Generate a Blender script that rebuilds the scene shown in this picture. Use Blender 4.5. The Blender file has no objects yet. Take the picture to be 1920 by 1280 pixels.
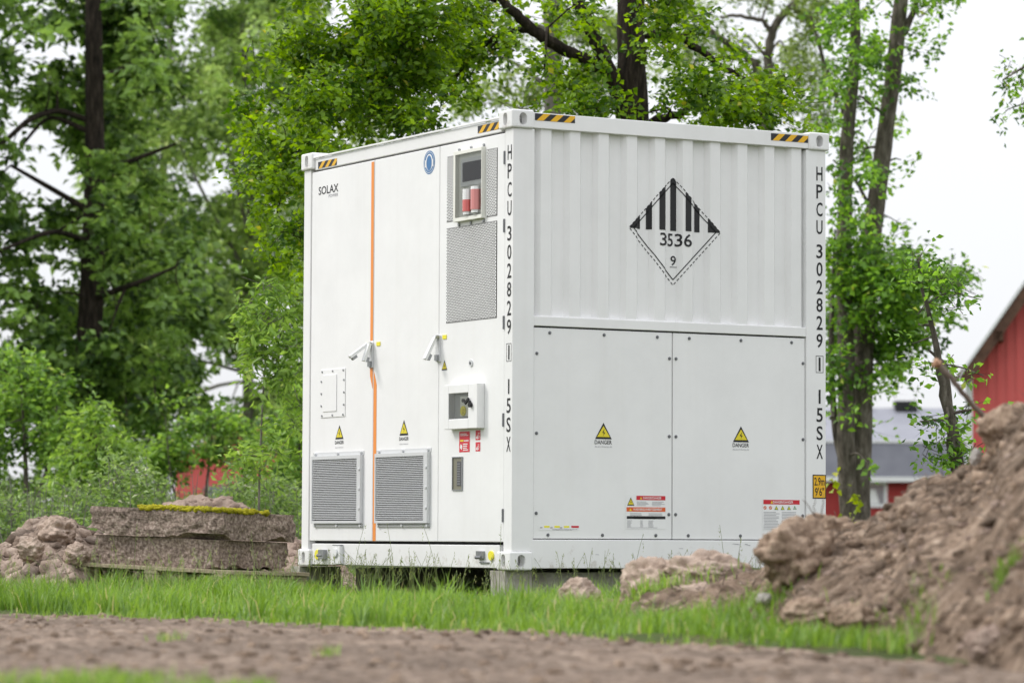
import bpy, bmesh, math, random
import numpy as np
from mathutils import Vector, Matrix

SC = bpy.context.scene
COL = SC.collection
R = math.radians
rng = np.random.default_rng(7)
random.seed(7)

# ------------------------------------------------------------------ camera
F_PX, YAW, PIT, ROLL = 6233.7, -1.0482405881, 0.0588273813, 0.0045936263
CX, CY, CZ = 18.0155845, -10.3702172, 0.4046551
Z0 = 0.20                                     # underside of the container above the ground
cp, sp, cyw, syw = math.cos(PIT), math.sin(PIT), math.cos(YAW), math.sin(YAW)
D_ = np.array([cp * syw, cp * cyw, sp])
r0 = np.array([cyw, -syw, 0.0]); u0 = np.cross(r0, D_)
R_ = math.cos(ROLL) * r0 + math.sin(ROLL) * u0
U_ = -math.sin(ROLL) * r0 + math.cos(ROLL) * u0
CAM = np.array([CX, CY, CZ])
cam_data = bpy.data.cameras.new('camera')
cam = bpy.data.objects.new('camera', cam_data); COL.objects.link(cam)
M = Matrix(((R_[0], U_[0], -D_[0], CX), (R_[1], U_[1], -D_[1], CY), (R_[2], U_[2], -D_[2], CZ), (0, 0, 0, 1)))
cam.matrix_world = M
cam_data.sensor_width = 36.0
cam_data.lens = F_PX / 1920 * 36.0
cam_data.clip_start = 0.1
cam_data.clip_end = 4000
cam_data.dof.use_dof = True
cam_data.dof.focus_distance = 22.6
cam_data.dof.aperture_fstop = 2.7
cam_data.dof.aperture_blades = 9
SC.camera = cam

# ------------------------------------------------------------------ sky, sun, exposure
SUN = Vector((-0.60, -0.66, 0.80)).normalized()
world = bpy.data.worlds.new('World'); SC.world = world; world.use_nodes = True
nt = world.node_tree; nt.nodes.clear()
def wn(t): return nt.nodes.new(t)
out = wn('ShaderNodeOutputWorld'); mixw = wn('ShaderNodeMixShader')
bg1 = wn('ShaderNodeBackground'); bg2 = wn('ShaderNodeBackground')
sky = wn('ShaderNodeTexSky'); sky.sky_type = 'NISHITA'; sky.sun_disc = False
sky.sun_elevation = math.asin(SUN.z); sky.sun_rotation = math.atan2(SUN.x, SUN.y)
sky.air_density = 1.0; sky.dust_density = 2.0
bg1.inputs['Strength'].default_value = 0.08
nt.links.new(sky.outputs[0], bg1.inputs['Color'])
# closed cloud cover: an overcast sky is about three times as bright overhead as at the horizon
tc = wn('ShaderNodeTexCoord'); sep = wn('ShaderNodeSeparateXYZ')
nt.links.new(tc.outputs['Generated'], sep.inputs[0])
mx = wn('ShaderNodeMath'); mx.operation = 'MAXIMUM'; mx.inputs[1].default_value = 0.0
nt.links.new(sep.outputs['Z'], mx.inputs[0])
ma = wn('ShaderNodeMath'); ma.operation = 'MULTIPLY_ADD'; ma.inputs[1].default_value = 0.95; ma.inputs[2].default_value = 0.62
nt.links.new(mx.outputs[0], ma.inputs[0])
nz = wn('ShaderNodeTexNoise'); nz.inputs['Scale'].default_value = 3.0; nz.inputs['Detail'].default_value = 4.0
nt.links.new(tc.outputs['Generated'], nz.inputs['Vector'])
mr = wn('ShaderNodeMapRange'); mr.inputs['To Min'].default_value = 0.93; mr.inputs['To Max'].default_value = 1.07
nt.links.new(nz.outputs['Fac'], mr.inputs['Value'])
mm = wn('ShaderNodeMath'); mm.operation = 'MULTIPLY'
nt.links.new(ma.outputs[0], mm.inputs[0]); nt.links.new(mr.outputs[0], mm.inputs[1])
bg2.inputs['Color'].default_value = (0.955, 0.965, 1.0, 1)
nt.links.new(mm.outputs[0], bg2.inputs['Strength'])
mixw.inputs[0].default_value = 0.9
nt.links.new(bg1.outputs[0], mixw.inputs[1]); nt.links.new(bg2.outputs[0], mixw.inputs[2])
nt.links.new(mixw.outputs[0], out.inputs['Surface'])

sl = bpy.data.lights.new('sun', 'SUN'); sl.energy = 1.3; sl.angle = R(14); sl.color = (1.0, 0.96, 0.9)
so = bpy.data.objects.new('sun', sl); COL.objects.link(so)
so.rotation_euler = SUN.to_track_quat('Z', 'Y').to_euler()
so.location = (0, 0, 30)
SC.view_settings.view_transform = 'Standard'
SC.view_settings.look = 'None'
SC.view_settings.gamma = 1.0
SC.view_settings.use_curve_mapping = False
SC.view_settings.exposure = 0.60
SC.render.engine = 'CYCLES'
SC.cycles.max_bounces = 10; SC.cycles.diffuse_bounces = 6; SC.cycles.transmission_bounces = 8
SC.cycles.transparent_max_bounces = 8
SC.cycles.use_denoising = True
try: SC.cycles.denoiser = 'OPENIMAGEDENOISE'
except Exception: pass

# ------------------------------------------------------------------ helpers: places
F2 = np.array([syw, cyw, 0.0]); R2 = np.array([cyw, -syw, 0.0])       # forward, right on the ground
def hor(px): return 1007.4 + 0.0046 * (px - 960)
def P(px, py, d):
    return CAM + d * (D_ + R_ * (px - 960) / F_PX - U_ * (py - 640) / F_PX)
def W(s, t, z=0.0):
    s, t, z = np.broadcast_arrays(np.asarray(s, float), np.asarray(t, float), np.asarray(z, float))
    return np.stack([CX + R2[0] * s + F2[0] * t, CY + R2[1] * s + F2[1] * t, z], -1)
def S(px, t): return (px - 960) * t / F_PX
def Zp(px, py, t): return CZ + (hor(px) - py) / F_PX * t

def vnoise(Pn, freq, seed=0):
    p = np.asarray(Pn, float) * freq + seed * 17.31
    i = np.floor(p).astype(np.int64); f = p - i; f = f * f * (3 - 2 * f)
    def h(a, b, c):
        n = (a * 73856093) ^ (b * 19349663) ^ (c * 83492791) ^ (seed * 2654435)
        n = (n ^ (n >> 13)) * 1274126177 & 0x7fffffff
        n = n ^ (n >> 16)
        return (n & 0xffff) / 65535.0
    o = 0
    for dx in (0, 1):
        for dy in (0, 1):
            for dz in (0, 1):
                w = (f[..., 0] if dx else 1 - f[..., 0]) * (f[..., 1] if dy else 1 - f[..., 1]) * (f[..., 2] if dz else 1 - f[..., 2])
                o = o + w * h(i[..., 0] + dx, i[..., 1] + dy, i[..., 2] + dz)
    return o
def fbm(Pn, freq, oct=4, seed=0):
    a, s, tot = 1.0, 0.0, 0.0
    for k in range(oct):
        s = s + a * vnoise(Pn, freq * 2 ** k, seed + k); tot += a; a *= 0.5
    return s / tot

# ------------------------------------------------------------------ helpers: materials
MATS = {}
def new_mat(name):
    m = bpy.data.materials.new(name); m.use_nodes = True; m.node_tree.nodes.clear(); MATS[name] = m
    return m, m.node_tree
def princ(t, col=None, rough=0.6, spec=0.4, metal=0.0):
    b = t.nodes.new('ShaderNodeBsdfPrincipled'); o = t.nodes.new('ShaderNodeOutputMaterial')
    if col: b.inputs['Base Color'].default_value = (*col, 1)
    b.inputs['Roughness'].default_value = rough; b.inputs['Metallic'].default_value = metal
    b.inputs['Specular IOR Level'].default_value = spec
    t.links.new(b.outputs[0], o.inputs[0]); return b, o
def plain(name, col, rough=0.5, spec=0.4, metal=0.0):
    m, t = new_mat(name); princ(t, col, rough, spec, metal); return m
def ramp(t, stops, fac):
    r = t.nodes.new('ShaderNodeValToRGB'); e = r.color_ramp.elements
    while len(e) < len(stops): e.new(0.5)
    for k, (p, c) in enumerate(stops):
        e[k].position = p; e[k].color = (*c, 1)
    t.links.new(fac, r.inputs[0]); return r
def noisy(name, stops, scale=5.0, detail=6.0, rough=0.9, bump=0.0, bscale=None, bdist=0.01, spec=0.2, stretch=None, patch=None):
    m, t = new_mat(name); b, o = princ(t, None, rough, spec)
    tcn = t.nodes.new('ShaderNodeTexCoord'); vec = tcn.outputs['Object']
    if stretch:
        mp = t.nodes.new('ShaderNodeMapping'); mp.inputs['Scale'].default_value = stretch
        t.links.new(vec, mp.inputs[0]); vec = mp.outputs[0]
    n = t.nodes.new('ShaderNodeTexNoise'); n.inputs['Scale'].default_value = scale; n.inputs['Detail'].default_value = detail
    n.inputs['Roughness'].default_value = 0.65
    t.links.new(vec, n.inputs['Vector'])
    r = ramp(t, stops, n.outputs['Fac']); col = r.outputs[0]
    if patch:
        n3 = t.nodes.new('ShaderNodeTexNoise'); n3.inputs['Scale'].default_value = patch[0]; n3.inputs['Detail'].default_value = 5
        t.links.new(vec, n3.inputs['Vector'])
        m3 = t.nodes.new('ShaderNodeMapRange'); m3.inputs['From Min'].default_value = 0.3; m3.inputs['From Max'].default_value = 0.7
        m3.inputs['To Min'].default_value = patch[1]; m3.inputs['To Max'].default_value = patch[2]; t.links.new(n3.outputs['Fac'], m3.inputs['Value'])
        hs = t.nodes.new('ShaderNodeHueSaturation'); t.links.new(m3.outputs[0], hs.inputs['Value']); t.links.new(col, hs.inputs['Color']); col = hs.outputs[0]
    t.links.new(col, b.inputs['Base Color'])
    if bump:
        n2 = t.nodes.new('ShaderNodeTexNoise'); n2.inputs['Scale'].default_value = bscale or scale * 4
        n2.inputs['Detail'].default_value = 8; n2.inputs['Roughness'].default_value = 0.7
        t.links.new(vec, n2.inputs['Vector'])
        bp = t.nodes.new('ShaderNodeBump'); bp.inputs['Strength'].default_value = bump; bp.inputs['Distance'].default_value = bdist
        t.links.new(n2.outputs['Fac'], bp.inputs['Height']); t.links.new(bp.outputs[0], b.inputs['Normal'])
    return m
def leaf_mat(name, dark, light, accent, trans=0.4, accent_at=0.96):
    m, t = new_mat(name)
    at = t.nodes.new('ShaderNodeAttribute'); at.attribute_name = 'tone'
    r = ramp(t, [(0.0, dark), (0.75, light), (accent_at, light), (1.0, accent)], at.outputs['Fac'])
    b = t.nodes.new('ShaderNodeBsdfPrincipled'); b.inputs['Roughness'].default_value = 0.42
    b.inputs['Specular IOR Level'].default_value = 0.45
    tr = t.nodes.new('ShaderNodeBsdfTranslucent')
    hs = t.nodes.new('ShaderNodeHueSaturation'); hs.inputs['Hue'].default_value = 0.485; hs.inputs['Saturation'].default_value = 1.1; hs.inputs['Value'].default_value = 1.5
    t.links.new(r.outputs[0], b.inputs['Base Color']); t.links.new(r.outputs[0], hs.inputs['Color']); t.links.new(hs.outputs[0], tr.inputs[0])
    mxn = t.nodes.new('ShaderNodeMixShader'); mxn.inputs[0].default_value = trans
    o = t.nodes.new('ShaderNodeOutputMaterial')
    t.links.new(b.outputs[0], mxn.inputs[1]); t.links.new(tr.outputs[0], mxn.inputs[2]); t.links.new(mxn.outputs[0], o.inputs[0])
    return m

def paint_white(name, col):
    m, t = new_mat(name); b, o = princ(t, None, 0.38, 0.45)
    tcn = t.nodes.new('ShaderNodeTexCoord')
    n = t.nodes.new('ShaderNodeTexNoise'); n.inputs['Scale'].default_value = 1.7; n.inputs['Detail'].default_value = 7
    n.inputs['Roughness'].default_value = 0.7
    t.links.new(tcn.outputs['Object'], n.inputs['Vector'])
    d = tuple(c * 0.93 for c in col)
    r = ramp(t, [(0.3, d), (0.62, col)], n.outputs['Fac'])
    mp = t.nodes.new('ShaderNodeMapping'); mp.inputs['Scale'].default_value = (9, 9, 0.35); t.links.new(tcn.outputs['Object'], mp.inputs[0])
    ns = t.nodes.new('ShaderNodeTexNoise'); ns.inputs['Scale'].default_value = 1.6; ns.inputs['Detail'].default_value = 6; t.links.new(mp.outputs[0], ns.inputs['Vector'])
    rs = ramp(t, [(0.52, (1, 1, 1)), (0.78, (0.90, 0.885, 0.86))], ns.outputs['Fac'])
    m1 = t.nodes.new('ShaderNodeMix'); m1.data_type = 'RGBA'; m1.blend_type = 'MULTIPLY'; m1.inputs[0].default_value = 0.22
    t.links.new(r.outputs[0], m1.inputs[6]); t.links.new(rs.outputs[0], m1.inputs[7])
    sx = t.nodes.new('ShaderNodeSeparateXYZ'); t.links.new(tcn.outputs['Object'], sx.inputs[0])
    nf = t.nodes.new('ShaderNodeTexNoise'); nf.inputs['Scale'].default_value = 16; nf.inputs['Detail'].default_value = 9; nf.inputs['Roughness'].default_value = 0.75; t.links.new(tcn.outputs['Object'], nf.inputs['Vector'])
    zz_ = t.nodes.new('ShaderNodeMapRange'); zz_.inputs['From Min'].default_value = 0.30; zz_.inputs['From Max'].default_value = 0.0; zz_.inputs['To Min'].default_value = -0.22; zz_.inputs['To Max'].default_value = 0.05; t.links.new(sx.outputs['Z'], zz_.inputs['Value'])
    ad = t.nodes.new('ShaderNodeMath'); ad.operation = 'ADD'; t.links.new(nf.outputs['Fac'], ad.inputs[0]); t.links.new(zz_.outputs[0], ad.inputs[1])
    sp_r = ramp(t, [(0.53, (0, 0, 0)), (0.66, (0.5, 0.5, 0.5))], ad.outputs[0])
    m2 = t.nodes.new('ShaderNodeMix'); m2.data_type = 'RGBA'; t.links.new(sp_r.outputs[0], m2.inputs[0]); t.links.new(m1.outputs[2], m2.inputs[6]); m2.inputs[7].default_value = (0.42, 0.37, 0.31, 1)
    t.links.new(m2.outputs[2], b.inputs['Base Color'])
    n2 = t.nodes.new('ShaderNodeTexNoise'); n2.inputs['Scale'].default_value = 2.2; n2.inputs['Detail'].default_value = 2
    t.links.new(tcn.outputs['Object'], n2.inputs['Vector'])
    bp = t.nodes.new('ShaderNodeBump'); bp.inputs['Strength'].default_value = 0.12; bp.inputs['Distance'].default_value = 0.02
    t.links.new(n2.outputs['Fac'], bp.inputs['Height']); t.links.new(bp.outputs[0], b.inputs['Normal'])
    return m
M_white = paint_white('white_paint', (0.80, 0.80, 0.80))
M_white2 = paint_white('white_door_paint', (0.82, 0.82, 0.82))
M_black = plain('black_print', (0.012, 0.012, 0.014), 0.5)
M_ydark = plain('black_tape', (0.015, 0.015, 0.02), 0.4)
M_yellow = plain('yellow_tape', (0.75, 0.42, 0.015), 0.4)
M_warn = plain('warning_yellow', (0.72, 0.60, 0.03), 0.45)
M_tag = plain('yellow_tag', (0.80, 0.72, 0.05), 0.5)
M_orange = plain('orange_stripe_paint', (0.80, 0.27, 0.05), 0.45)
M_wred = plain('label_red', (0.55, 0.02, 0.035), 0.45)
M_fire = plain('fire_red', (0.62, 0.03, 0.05), 0.45)
M_worange = plain('label_orange', (0.66, 0.12, 0.03), 0.45)
M_paper = plain('label_white', (0.78, 0.78, 0.78), 0.5)
M_fine = plain('fine_print', (0.38, 0.38, 0.40), 0.6)
M_blue = plain('sign_blue', (0.05, 0.17, 0.38), 0.4)
M_steel = plain('grey_steel', (0.30, 0.31, 0.32), 0.4, 0.5, 0.6)
M_alu = plain('light_aluminium', (0.62, 0.63, 0.64), 0.45, 0.5, 0.2)
M_bolt = plain('dark_bolt', (0.17, 0.175, 0.185), 0.4, 0.5, 0.5)
M_dark = plain('dark_inside', (0.02, 0.02, 0.022), 0.8)
M_grey = plain('grey_plastic', (0.42, 0.43, 0.42), 0.5)
M_cream = plain('cream_panel', (0.78, 0.78, 0.72), 0.5)
M_screen = plain('dark_screen', (0.05, 0.05, 0.055), 0.12, 0.6)
M_strobe = plain('strobe_red', (0.60, 0.13, 0.12), 0.2, 0.6)
M_strobe2 = plain('horn_pink', (0.62, 0.24, 0.23), 0.3, 0.5)
M_green = plain('pictogram_green', (0.10, 0.24, 0.08), 0.5)
m, t = new_mat('clear_pane')
g = t.nodes.new('ShaderNodeBsdfGlossy'); g.inputs['Roughness'].default_value = 0.03
tr = t.nodes.new('ShaderNodeBsdfTransparent'); tr.inputs[0].default_value = (0.92, 0.93, 0.92, 1)
lw = t.nodes.new('ShaderNodeFresnel'); lw.inputs[0].default_value = 1.45
mxs = t.nodes.new('ShaderNodeMixShader'); oo = t.nodes.new('ShaderNodeOutputMaterial')
t.links.new(lw.outputs[0], mxs.inputs[0]); t.links.new(tr.outputs[0], mxs.inputs[1]); t.links.new(g.outputs[0], mxs.inputs[2]); t.links.new(mxs.outputs[0], oo.inputs[0])
M_glass = m
M_winglass = plain('window_glass', (0.25, 0.28, 0.3), 0.05, 0.9)
M_concrete = noisy('weathered_concrete', [(0.3, (0.22, 0.20, 0.17)), (0.5, (0.36, 0.34, 0.30)), (0.7, (0.50, 0.48, 0.43))], 9, 8, 0.9, 0.5, 60, 0.004)
M_wood = noisy('grey_pallet_wood', [(0.3, (0.20, 0.16, 0.10)), (0.7, (0.46, 0.40, 0.28))], 8, 6, 0.85, 0.4, 30, 0.004, stretch=(0.3, 6, 6))
M_granite = noisy('rough_pink_granite', [(0.32, (0.07, 0.052, 0.043)), (0.43, (0.20, 0.150, 0.122)), (0.54, (0.31, 0.240, 0.197)), (0.69, (0.54, 0.445, 0.385))], 44, 14, 0.9, 1.0, 64, 0.012, patch=(3.0, 0.72, 1.2))
M_moss = noisy('yellow_moss', [(0.3, (0.16, 0.15, 0.01)), (0.6, (0.42, 0.38, 0.02)), (0.8, (0.52, 0.47, 0.04))], 22, 6, 0.95, 0.8, 90, 0.02)
M_soil = noisy('dry_soil', [(0.30, (0.045, 0.032, 0.022)), (0.43, (0.145, 0.102, 0.071)), (0.55, (0.26, 0.19, 0.138)), (0.70, (0.47, 0.37, 0.285))], 9, 12, 0.95, 1.0, 34, 0.025, patch=(1.6, 0.62, 1.28))
def clod_mat(name, stops, scale, bscale, bdist):
    m_ = noisy(name, stops, scale, 10, 0.95, 1.0, bscale, bdist); t_ = m_.node_tree
    b_ = [n for n in t_.nodes if n.type == 'BSDF_PRINCIPLED'][0]; src = b_.inputs['Base Color'].links[0].from_socket
    ge = t_.nodes.new('ShaderNodeNewGeometry'); mr_ = t_.nodes.new('ShaderNodeMapRange'); mr_.inputs['To Min'].default_value = 0.5; mr_.inputs['To Max'].default_value = 1.5
    t_.links.new(ge.outputs['Random Per Island'], mr_.inputs['Value'])
    hs = t_.nodes.new('ShaderNodeHueSaturation'); t_.links.new(mr_.outputs[0], hs.inputs['Value']); t_.links.new(src, hs.inputs['Color']); t_.links.new(hs.outputs[0], b_.inputs['Base Color']); return m_
M_clod = clod_mat('soil_clod', [(0.28, (0.075, 0.053, 0.037)), (0.45, (0.205, 0.147, 0.105)), (0.6, (0.325, 0.245, 0.182)), (0.76, (0.50, 0.40, 0.31))], 14, 45, 0.02)
M_clodp = clod_mat('pale_soil_clod', [(0.28, (0.12, 0.09, 0.07)), (0.45, (0.27, 0.205, 0.162)), (0.6, (0.38, 0.30, 0.245)), (0.78, (0.54, 0.45, 0.38))], 12, 45, 0.02)
M_pink = noisy('pale_pink_soil', [(0.26, (0.20, 0.14, 0.115)), (0.5, (0.36, 0.27, 0.22)), (0.75, (0.52, 0.42, 0.35))], 6, 9, 0.95, 0.9, 30, 0.03)
M_track = noisy('track_soil', [(0.30, (0.055, 0.040, 0.029)), (0.42, (0.150, 0.110, 0.082)), (0.54, (0.245, 0.185, 0.142)), (0.70, (0.42, 0.335, 0.268))], 16, 12, 0.95, 1.0, 18, 0.03, patch=(1.1, 0.72, 1.3))
M_stone = noisy('pale_stone', [(0.3, (0.28, 0.26, 0.24)), (0.7, (0.46, 0.43, 0.40))], 12, 6, 0.8, 0.4, 40, 0.005)
M_ground = noisy('meadow_ground', [(0.3, (0.045, 0.05, 0.018)), (0.55, (0.06, 0.085, 0.022)), (0.75, (0.12, 0.10, 0.05))], 1.3, 8, 0.95, 0.6, 20, 0.04)
M_bark = noisy('dark_bark', [(0.32, (0.012, 0.010, 0.008)), (0.55, (0.05, 0.038, 0.03)), (0.75, (0.13, 0.105, 0.085))], 9, 9, 0.95, 1.0, 26, 0.05, stretch=(2.2, 2.2, 0.5))
M_bark2 = noisy('grey_bark', [(0.3, (0.05, 0.043, 0.035)), (0.52, (0.15, 0.13, 0.105)), (0.75, (0.30, 0.275, 0.235))], 8, 9, 0.95, 0.9, 24, 0.04, stretch=(2.0, 2.0, 0.6))
M_bark3 = noisy('pale_bark', [(0.3, (0.10, 0.09, 0.075)), (0.7, (0.30, 0.28, 0.25))], 8, 7, 0.95, 0.6, 24, 0.03, stretch=(2, 2, 0.6))
M_stick = noisy('dead_branch_bark', [(0.3, (0.08, 0.06, 0.05)), (0.7, (0.26, 0.21, 0.17))], 12, 7, 0.95, 0.6, 40, 0.01)
M_cut = plain('broken_wood', (0.42, 0.25, 0.16), 0.9)
M_redwood = noisy('falun_red_boards', [(0.3, (0.27, 0.035, 0.035)), (0.7, (0.36, 0.055, 0.05))], 3, 5, 0.85, 0.0, stretch=(1, 1, 0.2))
M_redsteel = noisy('red_steel_cladding', [(0.3, (0.62, 0.115, 0.110)), (0.7, (0.68, 0.14, 0.13))], 0.7, 4, 0.6, 0.0, spec=0.3)
M_roofdk = noisy('dark_roof_sheet', [(0.3, (0.13, 0.135, 0.16)), (0.7, (0.17, 0.175, 0.20))], 1.5, 4, 0.55, 0.0, spec=0.3)
M_rooflt = noisy('pale_roof_sheet', [(0.3, (0.21, 0.215, 0.25)), (0.7, (0.26, 0.265, 0.30))], 1.0, 4, 0.5, 0.0, spec=0.3)
M_trim = plain('white_trim', (0.75, 0.76, 0.76), 0.5)
M_soffit = noisy('brown_soffit', [(0.3, (0.07, 0.04, 0.03)), (0.7, (0.16, 0.09, 0.06))], 4, 5, 0.85)
M_chim = noisy('black_chimney', [(0.3, (0.015, 0.015, 0.016)), (0.7, (0.04, 0.04, 0.042))], 5, 4, 0.8)
L_oak = leaf_mat('oak_leaves', (0.04, 0.108, 0.008), (0.245, 0.415, 0.034), (0.48, 0.48, 0.06), 0.52, 0.97)
L_dark = leaf_mat('dark_tree_leaves', (0.035, 0.08, 0.016), (0.27, 0.44, 0.105), (0.42, 0.56, 0.2), 0.48)
L_grey = leaf_mat('grey_green_leaves', (0.09, 0.165, 0.04), (0.42, 0.58, 0.185), (0.55, 0.64, 0.3), 0.5)
L_mid = leaf_mat('mid_green_leaves', (0.045, 0.12, 0.016), (0.25, 0.47, 0.07), (0.46, 0.54, 0.11), 0.52)
L_pale = leaf_mat('pale_thin_leaves', (0.08, 0.135, 0.03), (0.29, 0.41, 0.105), (0.45, 0.48, 0.18), 0.5)
L_ash = leaf_mat('bright_ash_leaves', (0.1, 0.2, 0.03), (0.29, 0.46, 0.095), (0.44, 0.55, 0.18), 0.5)
L_bush = leaf_mat('bush_leaves', (0.05, 0.12, 0.02), (0.27, 0.46, 0.085), (0.48, 0.56, 0.18), 0.5)
L_weed = leaf_mat('weed_leaves', (.070,.130,.030), (.250,.390,.100), (.62,.62,.45), .45, 0.93)
L_lime = leaf_mat('yellow_green_sprouts', (0.20, 0.28, 0.02), (0.33, 0.40, 0.04), (0.45, 0.45, 0.05), 0.45)
L_grass = leaf_mat('grass_blades', (0.085, 0.18, 0.022), (0.25, 0.405, 0.072), (0.52, 0.48, 0.22), 0.42, 0.95)
L_dry = leaf_mat('dry_seed_grass', (0.13, 0.19, 0.05), (0.3, 0.35, 0.13), (0.45, 0.4, 0.22), 0.35)

# ------------------------------------------------------------------ helpers: objects
def tag(o, label=None, cat=None, group=None, kind=None):
    if label: o['label'] = label
    if cat: o['category'] = cat
    if group: o['group'] = group
    if kind: o['kind'] = kind
    return o
def empty(name, loc, label, cat, group=None, rot=None):
    o = bpy.data.objects.new(name, None); COL.objects.link(o); o.location = [float(v) for v in loc]
    if rot is not None: o.rotation_euler = rot
    o.empty_display_size = 0.2
    return tag(o, label, cat, group)
def link(name, me, parent=None, loc=None):
    o = bpy.data.objects.new(name, me); COL.objects.link(o)
    if parent is not None: o.parent = parent
    if loc is not None: o.location = [float(v) for v in loc]
    return o
def np_mesh(name, V, T, mats, tone=None, mi=None, smooth=False):
    me = bpy.data.meshes.new(name); V = np.ascontiguousarray(V, np.float32); T = np.ascontiguousarray(T, np.int32)
    me.vertices.add(len(V)); me.vertices.foreach_set('co', V.ravel())
    k = T.shape[1]
    me.loops.add(T.size); me.loops.foreach_set('vertex_index', T.ravel())
    me.polygons.add(len(T)); me.polygons.foreach_set('loop_start', np.arange(0, T.size, k, dtype=np.int32))
    for mm_ in mats: me.materials.append(mm_)
    if mi is not None: me.polygons.foreach_set('material_index', np.ascontiguousarray(mi, np.int32))
    if smooth: me.polygons.foreach_set('use_smooth', np.ones(len(T), bool))
    me.update(calc_edges=True)
    if tone is not None:
        a = me.attributes.new('tone', 'FLOAT', 'FACE'); a.data.foreach_set('value', np.ascontiguousarray(tone, np.float32))
    return me

class MB:
    """collects polygons, then links them as one mesh object"""
    def __init__(s): s.v = []; s.f = []; s.m = []
    def quad(s, pts, mi=0):
        b = len(s.v); s.v += [tuple(float(c) for c in p) for p in pts]; s.f.append(tuple(range(b, b + len(pts)))); s.m.append(mi); return s
    def box(s, x0, x1, y0, y1, z0, z1, mi=0, T=None):
        c = [(x0, y0, z0), (x1, y0, z0), (x1, y1, z0), (x0, y1, z0), (x0, y0, z1), (x1, y0, z1), (x1, y1, z1), (x0, y1, z1)]
        if T is not None: c = [tuple(T @ Vector(p)) for p in c]
        b = len(s.v); s.v += c
        for q in ((0, 3, 2, 1), (4, 5, 6, 7), (0, 1, 5, 4), (1, 2, 6, 5), (2, 3, 7, 6), (3, 0, 4, 7)):
            s.f.append(tuple(b + i for i in q)); s.m.append(mi)
        return s
    def cyl(s, a, b, r0, r1=None, n=10, mi=0):
        a, b = Vector(a), Vector(b); r1 = r0 if r1 is None else r1
        ax = (b - a).normalized(); x = ax.orthogonal().normalized(); y = ax.cross(x)
        k = len(s.v)
        for p, r in ((a, r0), (b, r1)):
            for i in range(n):
                w = 2 * math.pi * i / n; s.v.append(tuple(p + (x * math.cos(w) + y * math.sin(w)) * r))
        for i in range(n):
            j = (i + 1) % n; s.f.append((k + i, k + j, k + n + j, k + n + i)); s.m.append(mi)
        s.f.append(tuple(k + i for i in reversed(range(n)))); s.m.append(mi)
        s.f.append(tuple(k + n + i for i in range(n))); s.m.append(mi)
        return s
    def build(s, name, mats, parent=None, bevel=0.0, smooth=False, loc=None):
        me = bpy.data.meshes.new(name); me.from_pydata(s.v, [], s.f)
        for m_ in (mats if isinstance(mats, (list, tuple)) else [mats]): me.materials.append(m_)
        me.polygons.foreach_set('material_index', s.m); me.update()
        o = link(name, me, parent, loc)
        if bevel:
            bv = o.modifiers.new('bevel', 'BEVEL'); bv.width = bevel; bv.segments = 2; bv.limit_method = 'ANGLE'; bv.angle_limit = R(40)
        if smooth: me.polygons.foreach_set('use_smooth', [True] * len(me.polygons))
        return o

_TEXT = {}
def text_tris(txt):
    if txt in _TEXT: return _TEXT[txt]
    cu = bpy.data.curves.new('txt', 'FONT'); cu.body = txt; cu.resolution_u = 3; cu.offset = 0.012
    ob = bpy.data.objects.new('txt', cu); COL.objects.link(ob)
    dg = bpy.context.evaluated_depsgraph_get()
    me = bpy.data.meshes.new_from_object(ob.evaluated_get(dg))
    v = [tuple(x.co[:2]) for x in me.vertices]
    me.calc_loop_triangles(); tr_ = [tuple(q.vertices) for q in me.loop_triangles]
    bpy.data.objects.remove(ob); bpy.data.curves.remove(cu); bpy.data.meshes.remove(me)
    a = np.array(v); a -= a.min(0); ext = a.max(0)
    _TEXT[txt] = (a / np.where(ext > 1e-6, ext, 1), tr_)
    return _TEXT[txt]
def clip_half(poly, k, lim, keep_ge):
    o = []
    for i in range(len(poly)):
        a, b = poly[i], poly[(i + 1) % len(poly)]
        ia = (a[k] >= lim) if keep_ge else (a[k] <= lim); ib = (b[k] >= lim) if keep_ge else (b[k] <= lim)
        if ia: o.append(a)
        if ia != ib:
            w = (lim - a[k]) / (b[k] - a[k]); o.append((a[0] + w * (b[0] - a[0]), a[1] + w * (b[1] - a[1])))
    return o
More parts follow.
